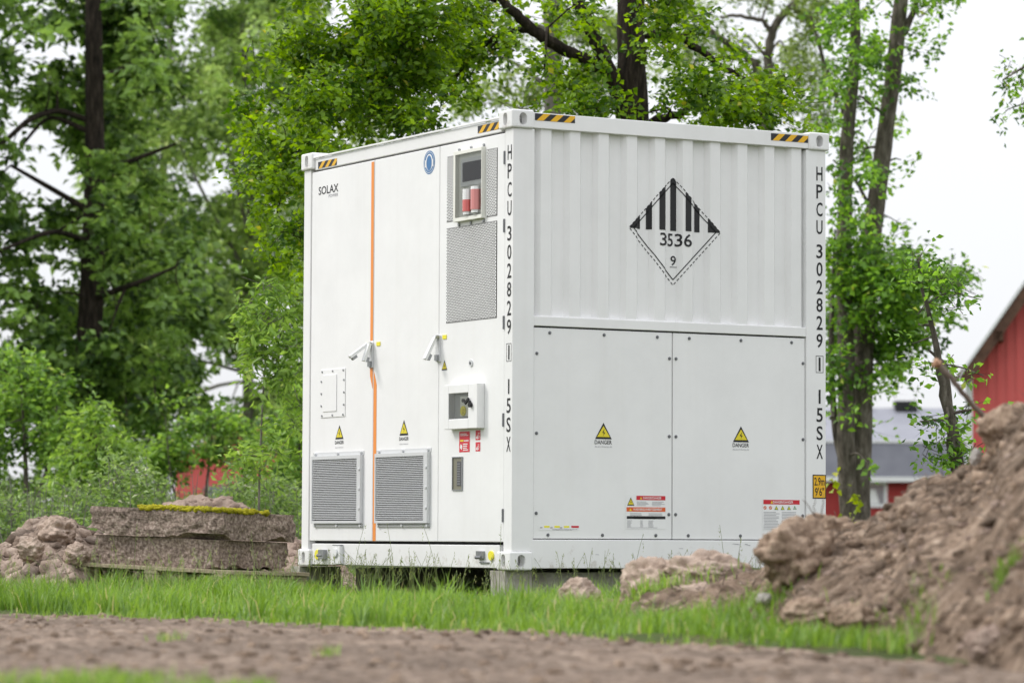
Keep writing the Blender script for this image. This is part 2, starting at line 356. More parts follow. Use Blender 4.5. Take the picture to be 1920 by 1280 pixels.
class Decal:
    """flat print on a face; uv = (along the face, up). place(u, v, lift) gives the local point"""
    def __init__(s, place, mats, cuts=None): s.p = place; s.mats = mats; s.b = MB(); s.cuts = cuts
    def poly(s, pts, mi=0, lay=0):
        lift = 0.0012 + 0.0008 * lay
        if s.cuts is None: s.b.quad([s.p(u, v, lift) for u, v in pts], mi); return s
        lo, hi = min(q[0] for q in pts), max(q[0] for q in pts)
        cs = [lo] + [c for c in s.cuts if lo < c < hi] + [hi]
        for a, b in zip(cs[:-1], cs[1:]):
            q = clip_half(clip_half(list(pts), 0, a, True), 0, b, False)
            if len(q) >= 3: s.b.quad([s.p(u, v, lift) for u, v in q], mi)
        return s
    def rect(s, u0, v0, u1, v1, mi=0, lay=0): return s.poly([(u0, v0), (u1, v0), (u1, v1), (u0, v1)], mi, lay)
    def frame(s, u0, v0, u1, v1, w, mi=0, lay=0):
        s.rect(u0, v0, u1, v0 + w, mi, lay); s.rect(u0, v1 - w, u1, v1, mi, lay)
        s.rect(u0, v0 + w, u0 + w, v1 - w, mi, lay); return s.rect(u1 - w, v0 + w, u1, v1 - w, mi, lay)
    def text(s, txt, u0, v0, u1, v1, mi=0, lay=0):
        v, tr_ = text_tris(txt)
        for q in tr_:
            s.poly([(u0 + v[i][0] * (u1 - u0), v0 + v[i][1] * (v1 - v0)) for i in q], mi, lay)
        return s
    def line(s, a, b, w, mi=0, lay=0):
        a, b = np.array(a, float), np.array(b, float); d = (b - a) / np.linalg.norm(b - a); n = np.array([-d[1], d[0]]) * w / 2
        return s.poly([tuple(a + n), tuple(a - n), tuple(b - n), tuple(b + n)], mi, lay)
    def ring(s, u, v, ru, rv, mi=0, lay=0, n=28, inner=None):
        pts = [(u + ru * math.cos(2 * math.pi * i / n), v + rv * math.sin(2 * math.pi * i / n)) for i in range(n)]
        if inner is None: return s.poly(pts, mi, lay)
        for i in range(n):
            a, b = pts[i], pts[(i + 1) % n]
            s.poly([a, b, (u + (b[0] - u) * inner, v + (b[1] - v) * inner), (u + (a[0] - u) * inner, v + (a[1] - v) * inner)], mi, lay)
        return s
    def build(s, name, parent): return s.b.build(name, s.mats, parent)

# ------------------------------------------------------------------ ground
BS = np.array([-9., -6., -2.83, -0.91, 0.74, 1.2, 1.75, 2.6, 5.0]); BT = np.array([26., 22.3, 18.2, 15.9, 13.7, 12.4, 10.4, 8.0, 5.0])
def border(s): return np.interp(s, BS, BT)
def ground_z(s, t):
    Pn = np.stack([s, t, np.zeros_like(s)], -1)
    h = (fbm(Pn, 0.35, 3, 3) - 0.5) * 0.10
    b = border(s); inside = np.clip((b - t - 0.05) / 0.35, 0, 1)
    far = np.clip((t - 30) / 40, 0, 1)
    near = np.exp(-((t - 22.5) / 3.5) ** 2)
    return h * (1 - 0.85 * near) * (1 - 0.6 * far) - 0.09 * inside
def sheet(s, t, zf):
    Sg, Tg = np.meshgrid(s, t, indexing='ij'); Zg = zf(Sg, Tg)
    V = W(Sg, Tg, Zg).reshape(-1, 3); n, m_ = Sg.shape
    i = np.arange((n - 1) * m_).reshape(n - 1, m_)[:, :-1].ravel()
    return V, np.stack([i, i + m_, i + m_ + 1, i + 1], -1)
s_ax = np.concatenate([[-1500, -500, -150, -60, -25], np.linspace(-12, 12, 97), [25, 60, 150, 500, 1500]])
t_ax = np.concatenate([[-300, -60, -15, 0], np.linspace(3, 45, 150), [55, 70, 100, 140, 200, 400, 900, 2500]])
V, Q = sheet(s_ax, t_ax, ground_z)
tag(link('ground', np_mesh('ground', V, Q, [M_ground], smooth=True)), 'rough grassy ground around the white container', kind='structure')

def track_z(s, t):
    Pn = np.stack([s, t * 0.8, np.zeros_like(s)], -1)
    n = (fbm(Pn, 0.9, 2, 11) - 0.5) * 0.05 + (fbm(Pn, 9.0, 4, 21) - 0.5) * 0.034
    clod = np.clip(vnoise(Pn, 14, 31) - 0.70, 0, 1) * 0.04
    e = np.clip((border(s) - t + (fbm(Pn, 1.6, 3, 5) - 0.5) * 0.9 + 0.05) / 0.4, -0.4, 1)
    return -0.035 + n * np.clip(e + 0.3, 0, 1) + clod * np.clip(e, 0, 1) + np.clip(e, -1, 0) * 0.2 + 0.03 * np.clip(e, 0, 1)
V, Q = sheet(np.linspace(-4.2, 3.2, 300), np.linspace(6.5, 20.5, 560), track_z)
tag(link('dirt_track', np_mesh('dirt_track', V, Q, [M_track], smooth=True)), 'bare brown dirt track in the foreground', kind='structure')

# ------------------------------------------------------------------ soil heaps
def ico(sub):
    bm = bmesh.new(); bmesh.ops.create_icosphere(bm, subdivisions=sub, radius=1.0)
    v = np.array([x.co[:] for x in bm.verts]); f = np.array([[q.index for q in p.verts] for p in bm.faces]); bm.free(); return v, f
ICO = {k: ico(k) for k in (1, 2, 3, 4, 5)}
def rot_rand(g):
    q = g.normal(size=4); q /= np.linalg.norm(q); w, x, y, z = q
    return np.array([[1 - 2 * (y * y + z * z), 2 * (x * y - z * w), 2 * (x * z + y * w)], [2 * (x * y + z * w), 1 - 2 * (x * x + z * z), 2 * (y * z - x * w)], [2 * (x * z - y * w), 2 * (y * z + x * w), 1 - 2 * (x * x + y * y)]])
def lump(r, sub, seed, rough=0.35, squash=(1, 1, 0.8)):
    v, f = ICO[sub]; g = np.random.default_rng(seed)
    o = g.uniform(-50, 50, 3)
    k = 1 + rough * 2.0 * (fbm(v + o, 1.1, 2, 1) - 0.5)
    if sub > 2: k = k + rough * (1.9 * (fbm(v + o, 3.0, 2, 2) - 0.5) + 1.0 * (fbm(v + o, 7.5, 3, 3) - 0.5) - 0.5 * np.abs(vnoise(v + o, 4.5, 5) - .5) + 0.55 * (fbm(v + o, 18.0, 2, 6) - .5))
    else: k = k + rough * 1.4 * (vnoise(v + o, 3.2, 2) - 0.5)
    p = (v * k[:, None]) @ rot_rand(g).T
    return p * r * np.array(squash), f
def pebble_field(pts, radii, seed, sub=1, rough=0.45):
    g = np.random.default_rng(seed); VV, FF, n = [], [], 0
    for p, r in zip(pts, radii):
        v, f = lump(r, sub, int(g.integers(1 << 30)), rough, (1 + g.uniform(-.25, .35), 1 + g.uniform(-.25, .35), g.uniform(.55, .95)))
        VV.append(v + p); FF.append(f + n); n += len(v)
    return np.concatenate(VV), np.concatenate(FF)
def heap(name, label, mat, ctrl, s_rng, t_rng, res, amp, seed, drop=0.02):
    """ctrl rows: image column, crest height y, crest depth, front foot depth, back foot depth"""
    c = np.array(ctrl, float); px = c[:, 0]
    zc = Zp(px, c[:, 1], c[:, 2])
    def hz(s, t):
        x = 960 + F_PX * s / t
        z = np.interp(x, px, zc, left=zc[0], right=zc[-1]); tc_ = np.interp(x, px, c[:, 2]); tf = np.interp(x, px, c[:, 3]); tb = np.interp(x, px, c[:, 4])
        a = np.clip((t - tf) / (tc_ - tf), -0.2, 1); b = np.clip((tb - t) / (tb - tc_), -0.2, 1)
        k = np.minimum(a, b); k = np.where(k > 0, np.abs(k) ** 0.85, k)
        Pn = np.stack([s, t, np.zeros_like(s)], -1)
        n1 = fbm(Pn, 1.6, 2, seed) - 0.5; n2 = fbm(Pn, 5.0, 4, seed + 9) - 0.5; ridg = np.abs(vnoise(Pn, 11, seed + 4) - 0.5)
        w = np.clip(k * 4, 0, 1)
        n3 = fbm(Pn, 16.0, 3, seed + 13) - 0.5
        return (z - drop) * k + amp * w * (n1 * 0.9 + n2 * 0.8 + n3 * 0.55 + (ridg - 0.25) * 0.25) - 0.06 * (1 - w)
    V, Q = sheet(np.linspace(*s_rng, res[0]), np.linspace(*t_rng, res[1]), hz)
    base = W(sum(s_rng) / 2, sum(t_rng) / 2, 0.0)
    e = empty(name, base, label, 'soil heap')
    o = link('earth_surface', np_mesh('earth_surface', V - base, Q, [mat], smooth=False), e)
    return e, hz, base
BIG = [(1150, 1120, 17.0, 16.0, 18.0), (1175, 1105, 17.0, 16.0, 18.0), (1200, 1058, 17.0, 15.7, 18.2), (1250, 1040, 17, 15.5, 18.2), (1320, 1032, 16.9, 15.2, 18.2), (1385, 1036, 16.8, 14.8, 18.1), (1410, 1052, 16.6, 14.4, 18),
       (1450, 1046, 16.0, 14.2, 18), (1500, 1010, 15.4, 13.6, 17.8), (1560, 992, 15, 13.2, 17.5), (1640, 962, 14.9, 12.7, 17.5), (1670, 938, 14.8, 12.6, 17.5), (1710, 893, 14.8, 12.0, 17.5), (1800, 862, 14.6, 11.4, 17.5), (1850, 828, 14.4, 11, 17.5),
       (1880, 775, 14.2, 10.8, 17.5), (1925, 735, 14.1, 10.5, 17.5), (2050, 690, 14, 10, 17.5), (2250, 720, 14, 9.6, 17), (2500, 1000, 14, 11, 16)]
heap_e, heap_h, heap_b = heap('soil_heap', 'large brown soil heap rising in front of the container\'s right end', M_soil, BIG, (0.2, 4.2), (9.3, 18.8), (330, 620), 0.12, 40, 0.05)
LOW = [(-180, 1010, 22.6, 21.6, 24), (-60, 1000, 22.6, 21.4, 24), (20, 1012, 22.6, 21.2, 24), (45, 975, 22.6, 21.2, 24), (90, 966, 22.5, 21.1, 24), (140, 972, 22.5, 21, 24), (165, 1000, 22.5, 21.2, 24), (210, 1000, 22.6, 21.6, 24), (300, 1040, 22.8, 22, 24), (380, 1100, 23, 22.4, 24)]
low_e, low_h, low_b = heap('soil_heap', 'lumpy soil heap left of the stacked stone slabs', M_clodp, LOW, (-4.4, -1.7), (20.6, 24.4), (150, 180), 0.16, 60)
FAR = [(200, 1040, 26, 25, 27.5), (270, 965, 26, 25, 27.5), (310, 940, 26, 24.8, 27.5), (360, 926, 26, 24.7, 27.5), (420, 924, 26, 24.6, 27.5), (470, 942, 26, 24.6, 27.5), (520, 970, 25.6, 24.4, 27.5), (560, 1000, 25.4, 24.2, 27.5), (620, 1040, 25.4, 24.4, 27.3), (680, 1090, 25.4, 24.6, 27)]
far_e, far_h, far_b = heap('soil_heap', 'pale pinkish soil heap showing behind the mossy stone slabs', M_pink, FAR, (-3.4, -1.0), (24.0, 27.8), (120, 130), 0.13, 80)

g0 = np.random.default_rng(77)
def scatter(hz, e, base, s_rng, t_rng, n, rlo, rhi, seed, mat, cond=None, pw=2.6):
    g = np.random.default_rng(seed); s = g.uniform(*s_rng, n); t = g.uniform(*t_rng, n); z = hz(s, t)
    k = z > 0.0
    if cond is not None: k &= cond(s, t)
    s, t, z = s[k], t[k], z[k]; r = rlo * (rhi / rlo) ** (g.uniform(0, 1, len(s)) ** pw)
    V, T = pebble_field(W(s, t, z - .35 * r) - base, r, seed + 1)
    o = link('clods', np_mesh('clods', V, T, [mat]), e); o['kind'] = 'stuff'
scatter(heap_h, heap_e, heap_b, (0.4, 3.0), (9.8, 17), 26000, 0.004, 0.050, 101, M_clod, lambda s, t: (s / t < 0.18) & (fbm(np.stack([s, t, s * 0], -1), 3.0, 3, 203) + g0.uniform(-.12, .12, len(s)) > .50), 2.8)
scatter(heap_h, heap_e, heap_b, (0.4, 3.0), (9.8, 17), 900, 0.007, 0.036, 111, M_pink, lambda s, t: s / t < 0.18, 2.0)
scatter(low_h, low_e, low_b, (-4.0, -1.9), (21, 23.5), 3500, 0.008, 0.09, 103, M_clodp, None, 2.8)
scatter(far_h, far_e, far_b, (-3.0, -1.2), (24.6, 26.6), 1500, 0.010, 0.08, 105, M_pink, None, 2.6)
def fibres(hz, e, base, s_rng, t_rng, n, seed, cond=None):
    g = np.random.default_rng(seed); s = g.uniform(*s_rng, n); t = g.uniform(*t_rng, n); z = hz(s, t); k = z > 0.02
    if cond is not None: k &= cond(s, t)
    p = W(s[k], t[k], z[k]) - base; n = len(p); d1 = g.normal(size=(n, 3)) * np.array([1, 1, .55]); d1 /= np.linalg.norm(d1, axis=1)[:, None]; L = g.uniform(.02, .09, n)[:, None]; w = g.uniform(.0012, .003, n)[:, None]
    d2 = d1 + g.normal(size=(n, 3)) * .5; sd = np.cross(d1, g.normal(size=(n, 3))); sd /= np.linalg.norm(sd, axis=1)[:, None]
    a = p + [0, 0, .004]; b_ = a + d1 * L * .5 + np.array([0, 0, 1]) * np.abs(L) * .15; c = b_ + d2 * L * .5
    V = np.stack([a - sd * w, a + sd * w, b_ - sd * w, b_ + sd * w, c], 1).reshape(-1, 3); i = np.arange(n)[:, None] * 5
    T = np.concatenate([i + np.array([[0, 1, 3]]), i + np.array([[0, 3, 2]]), i + np.array([[2, 3, 4]])], 1).reshape(-1, 3)
    o = link('root_fibres', np_mesh('root_fibres', V, T, [M_stick]), e); o['kind'] = 'stuff'
fibres(heap_h, heap_e, heap_b, (0.4, 3.0), (9.8, 17.2), 5200, 121, lambda s, t: s / t < .18)
fibres(low_h, low_e, low_b, (-4.0, -1.9), (21, 23.5), 900, 123)
# clods spread over the track
g = np.random.default_rng(5); s = g.uniform(-2.6, 2.2, 2600); t = g.uniform(8.2, 19, 2600); k = (t < border(s) - 0.02) & (np.abs(s) < 0.175 * t)
s, t = s[k], t[k]; V, T = pebble_field(W(s, t, track_z(s, t)), 0.006 * 5.0 ** (g.uniform(0, 1, len(s)) ** 2.5), 6)
tag(link('loose_clods', np_mesh('loose_clods', V, T, [M_clod])), 'small loose clods and stones scattered on the dirt track', kind='stuff')

def big_clod(px, py, t, r, label, seed, mat=M_clod, squash=(1.1, 1.0, 0.85), name='soil_lump', cat='soil lump', group='big lumps of soil on and beside the heaps', rough=0.27):
    v, f = lump(r, 5, seed, rough, squash); p = P(px, py, t)
    o = link(name, np_mesh(name, v, f, [mat], smooth=False), None, p); tag(o, label, cat, group)
def big_clod_p(*a, **k): big_clod(*a, mat=M_clodp, **k)
big_clod(1492, 1040, 14.6, 0.17, 'big rounded soil lump in front of the container\'s lower right corner', 1, squash=(1.0, 1.1, 0.95))
big_clod(1552, 1012, 15.0, 0.13, 'soil lump with a dead twig leaning against the biggest rounded lump', 2)
big_clod_p(1232, 1100, 16.7, 0.15, 'soil lump at the left end of the low ridge before the container', 3, squash=(1.2, 1.0, .9))
big_clod_p(1325, 1088, 16.6, 0.19, 'broad flat soil lump on top of the low ridge before the container', 4, squash=(1.25, 1.25, .72))
big_clod_p(1300, 1125, 16.2, 0.11, 'soil lump half sunk in the grass under the broad flat lump', 5, squash=(1.4, 1.0, .7))
big_clod_p(1085, 1118, 17.2, 0.10, 'lone small soil lump standing in the grass below the container', 6, squash=(1.0, 1.0, .95))
big_clod(1515, 1155, 13.6, 0.10, 'pale soil lump at the foot of the big heap near grass tufts', 7, squash=(1.3, 1.1, .8))
big_clod(1900, 815, 14.1, 0.13, 'soil lump at the top edge of the big heap beside the dead branch', 8)
big_clod(1600, 1160, 13.0, 0.085, 'small soil lump among grass tufts at the foot of the big heap', 9, squash=(1.3, 1.1, .8))
big_clod(1860, 1210, 11.2, 0.08, 'pinkish soil lump low on the right end of the big heap', 10, M_pink, squash=(1.3, 1.1, .8))
big_clod(1905, 1150, 11.4, 0.07, 'soil lump above the pinkish lump at the right edge', 12)
big_clod_p(110, 1000, 22.0, 0.125, 'large rounded soil lump crowning the heap left of the slabs', 13, squash=(1.2, 1, .8))
big_clod_p(60, 1030, 21.6, 0.09, 'soil lump on the left slope of the heap beside the slabs', 14)
big_clod_p(145, 1040, 21.5, 0.085, 'soil lump next to the pallet\'s left end', 15)
big_clod(1830, 858, 14.3, 0.035, 'small pale stone lying high on the big soil heap', 20, M_stone, (0.8, 0.8, 1.1), 'stone', 'stone', None, 0.25)
big_clod(1434, 1122, 14.6, 0.034, 'flat pale stone at the left foot of the big soil heap', 21, M_stone, (1.3, 0.9, .7), 'stone', 'stone', None, 0.25)

# ------------------------------------------------------------------ the container
C0 = empty('battery_container', (0, 0, Z0), 'white ten-foot battery container with two doors and corrugated end wall, standing on concrete blocks', 'container')
LX, LY, H = 2.991, 2.438, 2.896
def part(mb, name, mats, bevel=0.004, parent=None, **k): return mb.build(name, mats, parent or C0, bevel=bevel, **k)
# corner castings: hollow blocks with oval openings
def casting_mesh():
    b = MB(); b.box(0, .178, 0, .162, 0, .118)
    o = b.build('corner_casting', M_white); bv = o.modifiers.new('b', 'BEVEL'); bv.width = 0.012; bv.segments = 3
    tools = []
    def stad(axis, w, h, c):
        n = 20; q = []
        for i in range(n):
            a = 2 * math.pi * i / n; x = math.cos(a) * w / 2; z = math.sin(a) * w / 2 + (1 if math.sin(a) >= 0 else -1) * (h - w) / 2
            q.append((x, z))
        tb = MB(); k = len(q)
        if axis == 'y': A = [(c + x, -0.1, .059 + z) for x, z in q]; B = [(c + x, .3, .059 + z) for x, z in q]
        else: A = [(-0.1, c - x, .059 + z) for x, z in q]; B = [(.3, c - x, .059 + z) for x, z in q]
        tb.v = A + B; tb.f = [tuple(reversed(range(k))), tuple(range(k, 2 * k))] + [(i, (i + 1) % k, k + (i + 1) % k, k + i) for i in range(k)]; tb.m = [0] * len(tb.f)
        if axis == 'y': pass
        t_ = tb.build('tool', M_white); bm = bmesh.new(); bm.from_mesh(t_.data); bmesh.ops.recalc_face_normals(bm, faces=bm.faces); bm.to_mesh(t_.data); bm.free()
        return t_
    for ax, w, h, c in (('y', .052, .082, .089), ('x', .056, .078, .081)):
        t_ = stad(ax, w, h, c); tools.append(t_)
        md = o.modifiers.new('h', 'BOOLEAN'); md.object = t_; md.operation = 'DIFFERENCE'; md.solver = 'EXACT'
    dg = bpy.context.evaluated_depsgraph_get()
    me = bpy.data.meshes.new_from_object(o.evaluated_get(dg))
    for t_ in tools + [o]: bpy.data.objects.remove(t_)
    return me
CM = casting_mesh()
for x in (-LX, -.178):
    for y in (0, LY - .162):
        for z in (0, H - .118): link('corner_casting', CM, C0, (x, y, z))
for x0, x1 in ((-2.973, -2.868), (-.123, -.018)):
    for y0, y1 in ((.02, .176), (2.262, 2.418)): part(MB().box(x0, x1, y0, y1, .118, 2.778), 'corner_post', M_white)
for y0, y1, yl in ((.024, .10, .010), (2.338, 2.414, 2.428)):
    part(MB().box(-2.813, -.178, y0, y1, 2.768, 2.85), 'top_side_rail', M_white)
    part(MB().box(-2.84, -.15, min(yl, y1), max(yl, y0), 2.851, 2.864), 'rail_lip', M_white, 0.003)
    part(MB().box(-2.813, -.178, y0, y1, .012, .157), 'bottom_side_rail', M_white)
for x0, x1 in ((-.10, -.014), (-2.977, -2.891)):
    part(MB().box(x0, x1, .162, 2.276, 2.785, 2.884), 'top_end_rail', M_white)
    part(MB().box(x0, x1 - .003, .162, 2.276, .012, .193), 'bottom_end_rail', M_white)
part(MB().box(-2.89, -.101, .101, 2.337, 2.83, 2.846), 'roof_panel', M_white)
part(MB().box(-2.86, -.105, .105, 2.333, .16, 2.76), 'light_block_core', M_dark, 0)  # dark core added to stop light showing through the panel gaps
part(MB().box(-.10, -.022, .176, 2.262, 1.536, 1.598), 'mid_rail', M_white)
# corrugated steel
PER, B0, XO, XR = 0.2135, 0.200, -0.030, -0.066
prof = [(.176, XR)]
for k in range(10):
    s0 = B0 + k * PER
    for d, x in ((0, XR), (.030, XO), (.104, XO), (.134, XR)):
        if s0 + d < 2.255: prof.append((s0 + d, x))
prof.append((2.262, XR))
def corr(z0, z1, fn):
    b = MB()
    for (a, xa), (c, xc) in zip(prof[:-1], prof[1:]): b.quad([fn(a, xa, z0), fn(c, xc, z0), fn(c, xc, z1), fn(a, xa, z1)])
    return b
part(corr(1.59, 2.79, lambda b, x, z: (x, b, z)), 'corrugated_panel', M_white, 0)
part(corr(.19, 2.79, lambda b, x, z: (-LX - x, LY - b, z)), 'corrugated_panel', M_white, 0)
b = MB()
for k in range(13):
    s0 = -2.868 + k * .2112
    for (d0, x0), (d1, x1) in zip(((0, .036), (.03, 0), (.105, 0), (.135, .036)), ((.03, 0), (.105, 0), (.135, .036), (.2112, .036))):
        b.quad([(s0 + d0, LY - .03 - x0, .15), (s0 + d1, LY - .03 - x1, .15), (s0 + d1, LY - .03 - x1, 2.77), (s0 + d0, LY - .03 - x0, 2.77)])
part(b, 'corrugated_panel', M_white, 0)

# right-hand wall: two bolted cover panels
def bolt_mesh(nrm):
    b = MB(); n = Vector(nrm); b.cyl((0, 0, 0), n * .003, .0110, n=12); b.cyl(n * .003, n * .008, .007, .0055, n=6)
    o = b.build('bolt', M_bolt); me = o.data; bpy.data.objects.remove(o); return me
BOLT_E, BOLT_L = bolt_mesh((1, 0, 0)), bolt_mesh((0, -1, 0))
PX = -0.030
EB = 0.0165
panL = part(MB().box(PX - .022, PX, .181, 1.2155, .199, 1.526), 'cover_panel', M_white)
panR = part(MB().box(PX - .022, PX, 1.2225, 2.258, .199, 1.526), 'cover_panel', M_white)
for pan, pts in ((panL, [(.281, 1.495), (.684, 1.495), (1.086, 1.495), (.187, 1.362), (.187, .86), (.187, .358), (1.179, 1.36), (1.178, .858), (1.176, .357), (.274, .222), (.676, .222), (1.077, .222)]),
                 (panR, [(1.331, 1.495), (1.733, 1.495), (2.134, 1.495), (1.229, 1.36), (1.229, .858), (1.228, .357), (2.225, 1.36), (2.225, .858), (2.222, .356), (1.325, .222), (1.729, .222), (2.13, .222)])):
    for bb, zz in pts: link('bolt', BOLT_E, pan, (PX, bb + EB, zz))

# print on the right-hand wall
def pe(b, z, l): return (PX + l, b + EB, z)
def pp(b, z, l): return (-0.018 + l, b + 0.010, z)          # corner post face
def pr(b, z, l): return (-0.014 + l, b + 0.008, z)          # rail face
def bolt_sign(d, ut, ub, vt, vb, mi_k, mi_y, lay=0):
    """black-edged yellow triangle with a lightning bolt"""
    w = (ub - ut); c = ut
    d.poly([(c - w, vb), (c + w, vb), (c, vt)], mi_k, lay)
    h = vt - vb; k = 0.13
    d.poly([(c - w * .76, vb + h * k), (c + w * .76, vb + h * k), (c, vt - h * .2)], mi_y, lay + 1)
    x = lambda q: c + q * w; y = lambda q: vb + q * h
    d.poly([(x(.12), y(.64)), (x(-.16), y(.40)), (x(-.02), y(.38))], mi_k, lay + 2)
    d.poly([(x(-.02), y(.41)), (x(.20), y(.42)), (x(.04), y(.34)), (x(-.02), y(.37))], mi_k, lay + 2)
    d.poly([(x(.20), y(.42)), (x(-.06), y(.17)), (x(.05), y(.37))], mi_k, lay + 2)
for pan, c in ((panL, .681), (panR, 1.733)):
    d = Decal(pe, [M_black, M_warn, M_fine])
    bolt_sign(d, c, c + .0625, .936, .832, 0, 1)
    d.text('DANGER', c - .065, .799, c + .063, .825, 0)
    d.text('ÉLECTRIQUE', c - .063, .778, c + .064, .789, 2)
    d.build('danger_sign', pan)
def lines(d, u0, u1, v0, v1, n, mi, seed, thick=.45, ragged=.35):
    g_ = random.Random(seed); st = (v1 - v0) / n
    for i in range(n):
        a = u0 + g_.uniform(0, .04) * (u1 - u0); e = u1 - g_.uniform(0, ragged) * (u1 - u0)
        d.rect(a, v0 + i * st, e, v0 + i * st + st * thick, mi, 1)
d = Decal(pe, [M_paper, M_wred, M_worange, M_black, M_warn, M_fine])
d.rect(.846, .262, 1.153, .482, 0)
bolt_sign(d, .887, .914, .465, .412, 3, 4, 1)
d.rect(.929, .448, 1.149, .475, 1, 1); d.text('DANGER/DANGER', .98, .4545, 1.118, .4685, 0, 2); d.poly([(.955, .453), (.972, .453), (.9635, .469)], 4, 2)
lines(d, .93, 1.03, .412, .443, 4, 5, 1); lines(d, 1.045, 1.147, .412, .443, 4, 5, 2)
d.rect(.855, .374, 1.149, .402, 2, 1); d.text('WARNING/AVERTISSEMENT', .905, .3805, 1.125, .396, 0, 2); d.poly([(.875, .378), (.893, .378), (.884, .396)], 4, 2)
lines(d, .88, .99, .348, .369, 2, 5, 3); lines(d, 1.02, 1.13, .348, .369, 2, 5, 4)
d.rect(.857, .327, 1.149, .345, 3, 1); lines(d, .90, 1.13, .331, .342, 1, 5, 44)
lines(d, .858, .90, .276, .322, 6, 5, 5); lines(d, .958, .985, .276, .322, 6, 5, 6); lines(d, 1.02, 1.06, .276, .322, 6, 5, 7); d.rect(.858, .270, 1.09, .2725, 5, 1)
d.build('warning_label', panL)
d = Decal(pe, [M_paper, M_wred, M_warn, M_worange, M_green, M_fine])
d.rect(1.903, .262, 2.203, .462, 0)
d.rect(1.909, .430, 2.197, .459, 1, 1); d.text('DANGER/DANGER', 1.985, .4365, 2.145, .4525, 0, 2); d.poly([(1.966, .436), (1.984, .436), (1.975, .454)], 2, 2)
for k, u in enumerate((1.922, 1.966, 2.012, 2.062, 2.112, 2.158)):
    if k < 2: d.ring(u, .407, .012, .012, 3, 1, 14, 0.62); d.line((u - .008, .414), (u + .008, .400), .004, 3, 2)
    elif k < 5: d.poly([(u - .016, .394), (u + .016, .394), (u, .421)], 4, 1); d.poly([(u - .009, .398), (u + .009, .398), (u, .413)], 2, 2)
    else: d.rect(u - .014, .398, u + .014, .402, 4, 1); d.rect(u - .010, .406, u + .010, .410, 4, 1); d.rect(u - .003, .41, u + .003, .42, 4, 1)
lines(d, 1.91, 2.04, .268, .386, 12, 5, 8, .4, .25); lines(d, 2.052, 2.195, .268, .386, 12, 5, 9, .4, .25)
d.build('instruction_label', panR)
d = Decal(pe, [M_paper, M_tag, M_wred, M_fine])
d.rect(.203, .252, .505, .284, 0)
for u in (.215, .29, .36): d.rect(u + .03, .268, u + .07, .280, 1, 1); d.rect(u, .264, u + .018, .272, 3, 1)
d.rect(.445, .268, .50, .281, 2, 1); lines(d, .30, .50, .254, .263, 2, 3, 12)
d.build('small_label', panL)
# dangerous goods diamond printed across the corrugations
def bm_of(b): # the place in the image plane where a point of the profile shows
    return b - 0.547 * abs(np.interp(b, [q[0] for q in prof], [q[1] for q in prof]))
cut_m = [bm_of(q[0]) for q in prof]; bt = [q[0] for q in prof]
def pc(b, z, l):
    k = np.interp(b, cut_m, bt); x = np.interp(k, bt, [q[1] for q in prof]); return (x + l + 0.0008, k, z)
d = Decal(pc, [M_black], cut_m)
T_, L_, Rr, B_ = (1.206, 2.536), (.870, 2.193), (1.572, 2.193), (1.207, 1.838)
def edge_z(u): return np.interp(u, [L_[0], T_[0], Rr[0]], [L_[1], T_[1], Rr[1]])
for a, e in ((.878, .954), (.999, 1.044), (1.100, 1.149), (1.186, 1.231), (1.301, 1.346), (1.371, 1.412), (1.474, 1.566)):
    if a < 1.206 < e: d.poly([(a, 2.19), (e, 2.19), (e, edge_z(e)), (1.206, 2.536), (a, edge_z(a))])
    else: d.poly([(a, 2.19), (e, 2.19), (e, edge_z(e)), (a, edge_z(a))])
cen = np.array([1.209, 2.19])
def ins(p, k): return tuple(cen + (np.array(p) - cen) * k)
for p, q in ((L_, T_), (T_, Rr), (Rr, B_), (B_, L_)):
    d.line(ins(p, .90), ins(q, .90), .007, 0)
    n = 15
    for i in range(n):
        a = np.array(p) + (np.array(q) - np.array(p)) * (i + .15) / n; e = np.array(p) + (np.array(q) - np.array(p)) * (i + .78) / n
        d.line(a, e, .006, 0)
for ch, u0, u1 in (('3', 1.105, 1.160), ('5', 1.166, 1.206), ('3', 1.219, 1.277), ('6', 1.289, 1.350)): d.text(ch, u0, 2.088, u1, 2.172)
d.text('9', 1.188, 1.965, 1.230, 2.028); d.rect(1.183, 1.953, 1.235, 1.957)
d.build('hazard_diamond', C0)

d = Decal(lambda b, z, l: (-0.017 + l, b + .008, z), [M_fine, M_steel])
for b_, z_, w_, h_ in ((1.66, .170, .05, .004), (1.70, .166, .03, .003), (1.76, .168, .025, .006), (1.785, .162, .02, .004), (1.25, .14, .035, .003), (.62, .10, .03, .003), (.95, .06, .02, .005)): d.poly([(b_, z_), (b_ + w_, z_ - h_), (b_ + w_ * 1.1, z_), (b_ + w_ * .3, z_ + h_ * .5)], 0)
d.build('scuff_marks', C0)['kind'] = 'stuff'
# identification lettering on the posts
SER = 'HPCU302829'
def serial(place, c, w, z_first, z_last, hch, box_z, tail):
    step = (z_first - z_last) / (len(SER) - 1 + 0.35)
    d = Decal(place, [M_black]); d.frame(c - w * .60, box_z[0], c + w * .60, box_z[1], .0035); fr = d.build('serial_lettering', C0)
    rows = [(ch, z_first - step * (i + (0.35 if i > 3 else 0)), hch) for i, ch in enumerate(SER)]
    rows += [('1', (box_z[0] + box_z[1]) / 2, box_z[1] - box_z[0] - .022)] + [(ch, z, hch) for ch, z in tail]
    for ch, z, h in rows:
        k = .16 if ch == '1' else .5
        d = Decal(place, [M_black]); d.text(ch, c - w * k, z - h / 2, c + w * k, z + h / 2); d.build('letter' if ch.isalpha() else 'digit', fr)
serial(pp, 2.357, .050, 2.623, 1.513, .093, (1.301, 1.414), [('1', 1.143), ('5', 1.022), ('S', .902), ('X', .779)])
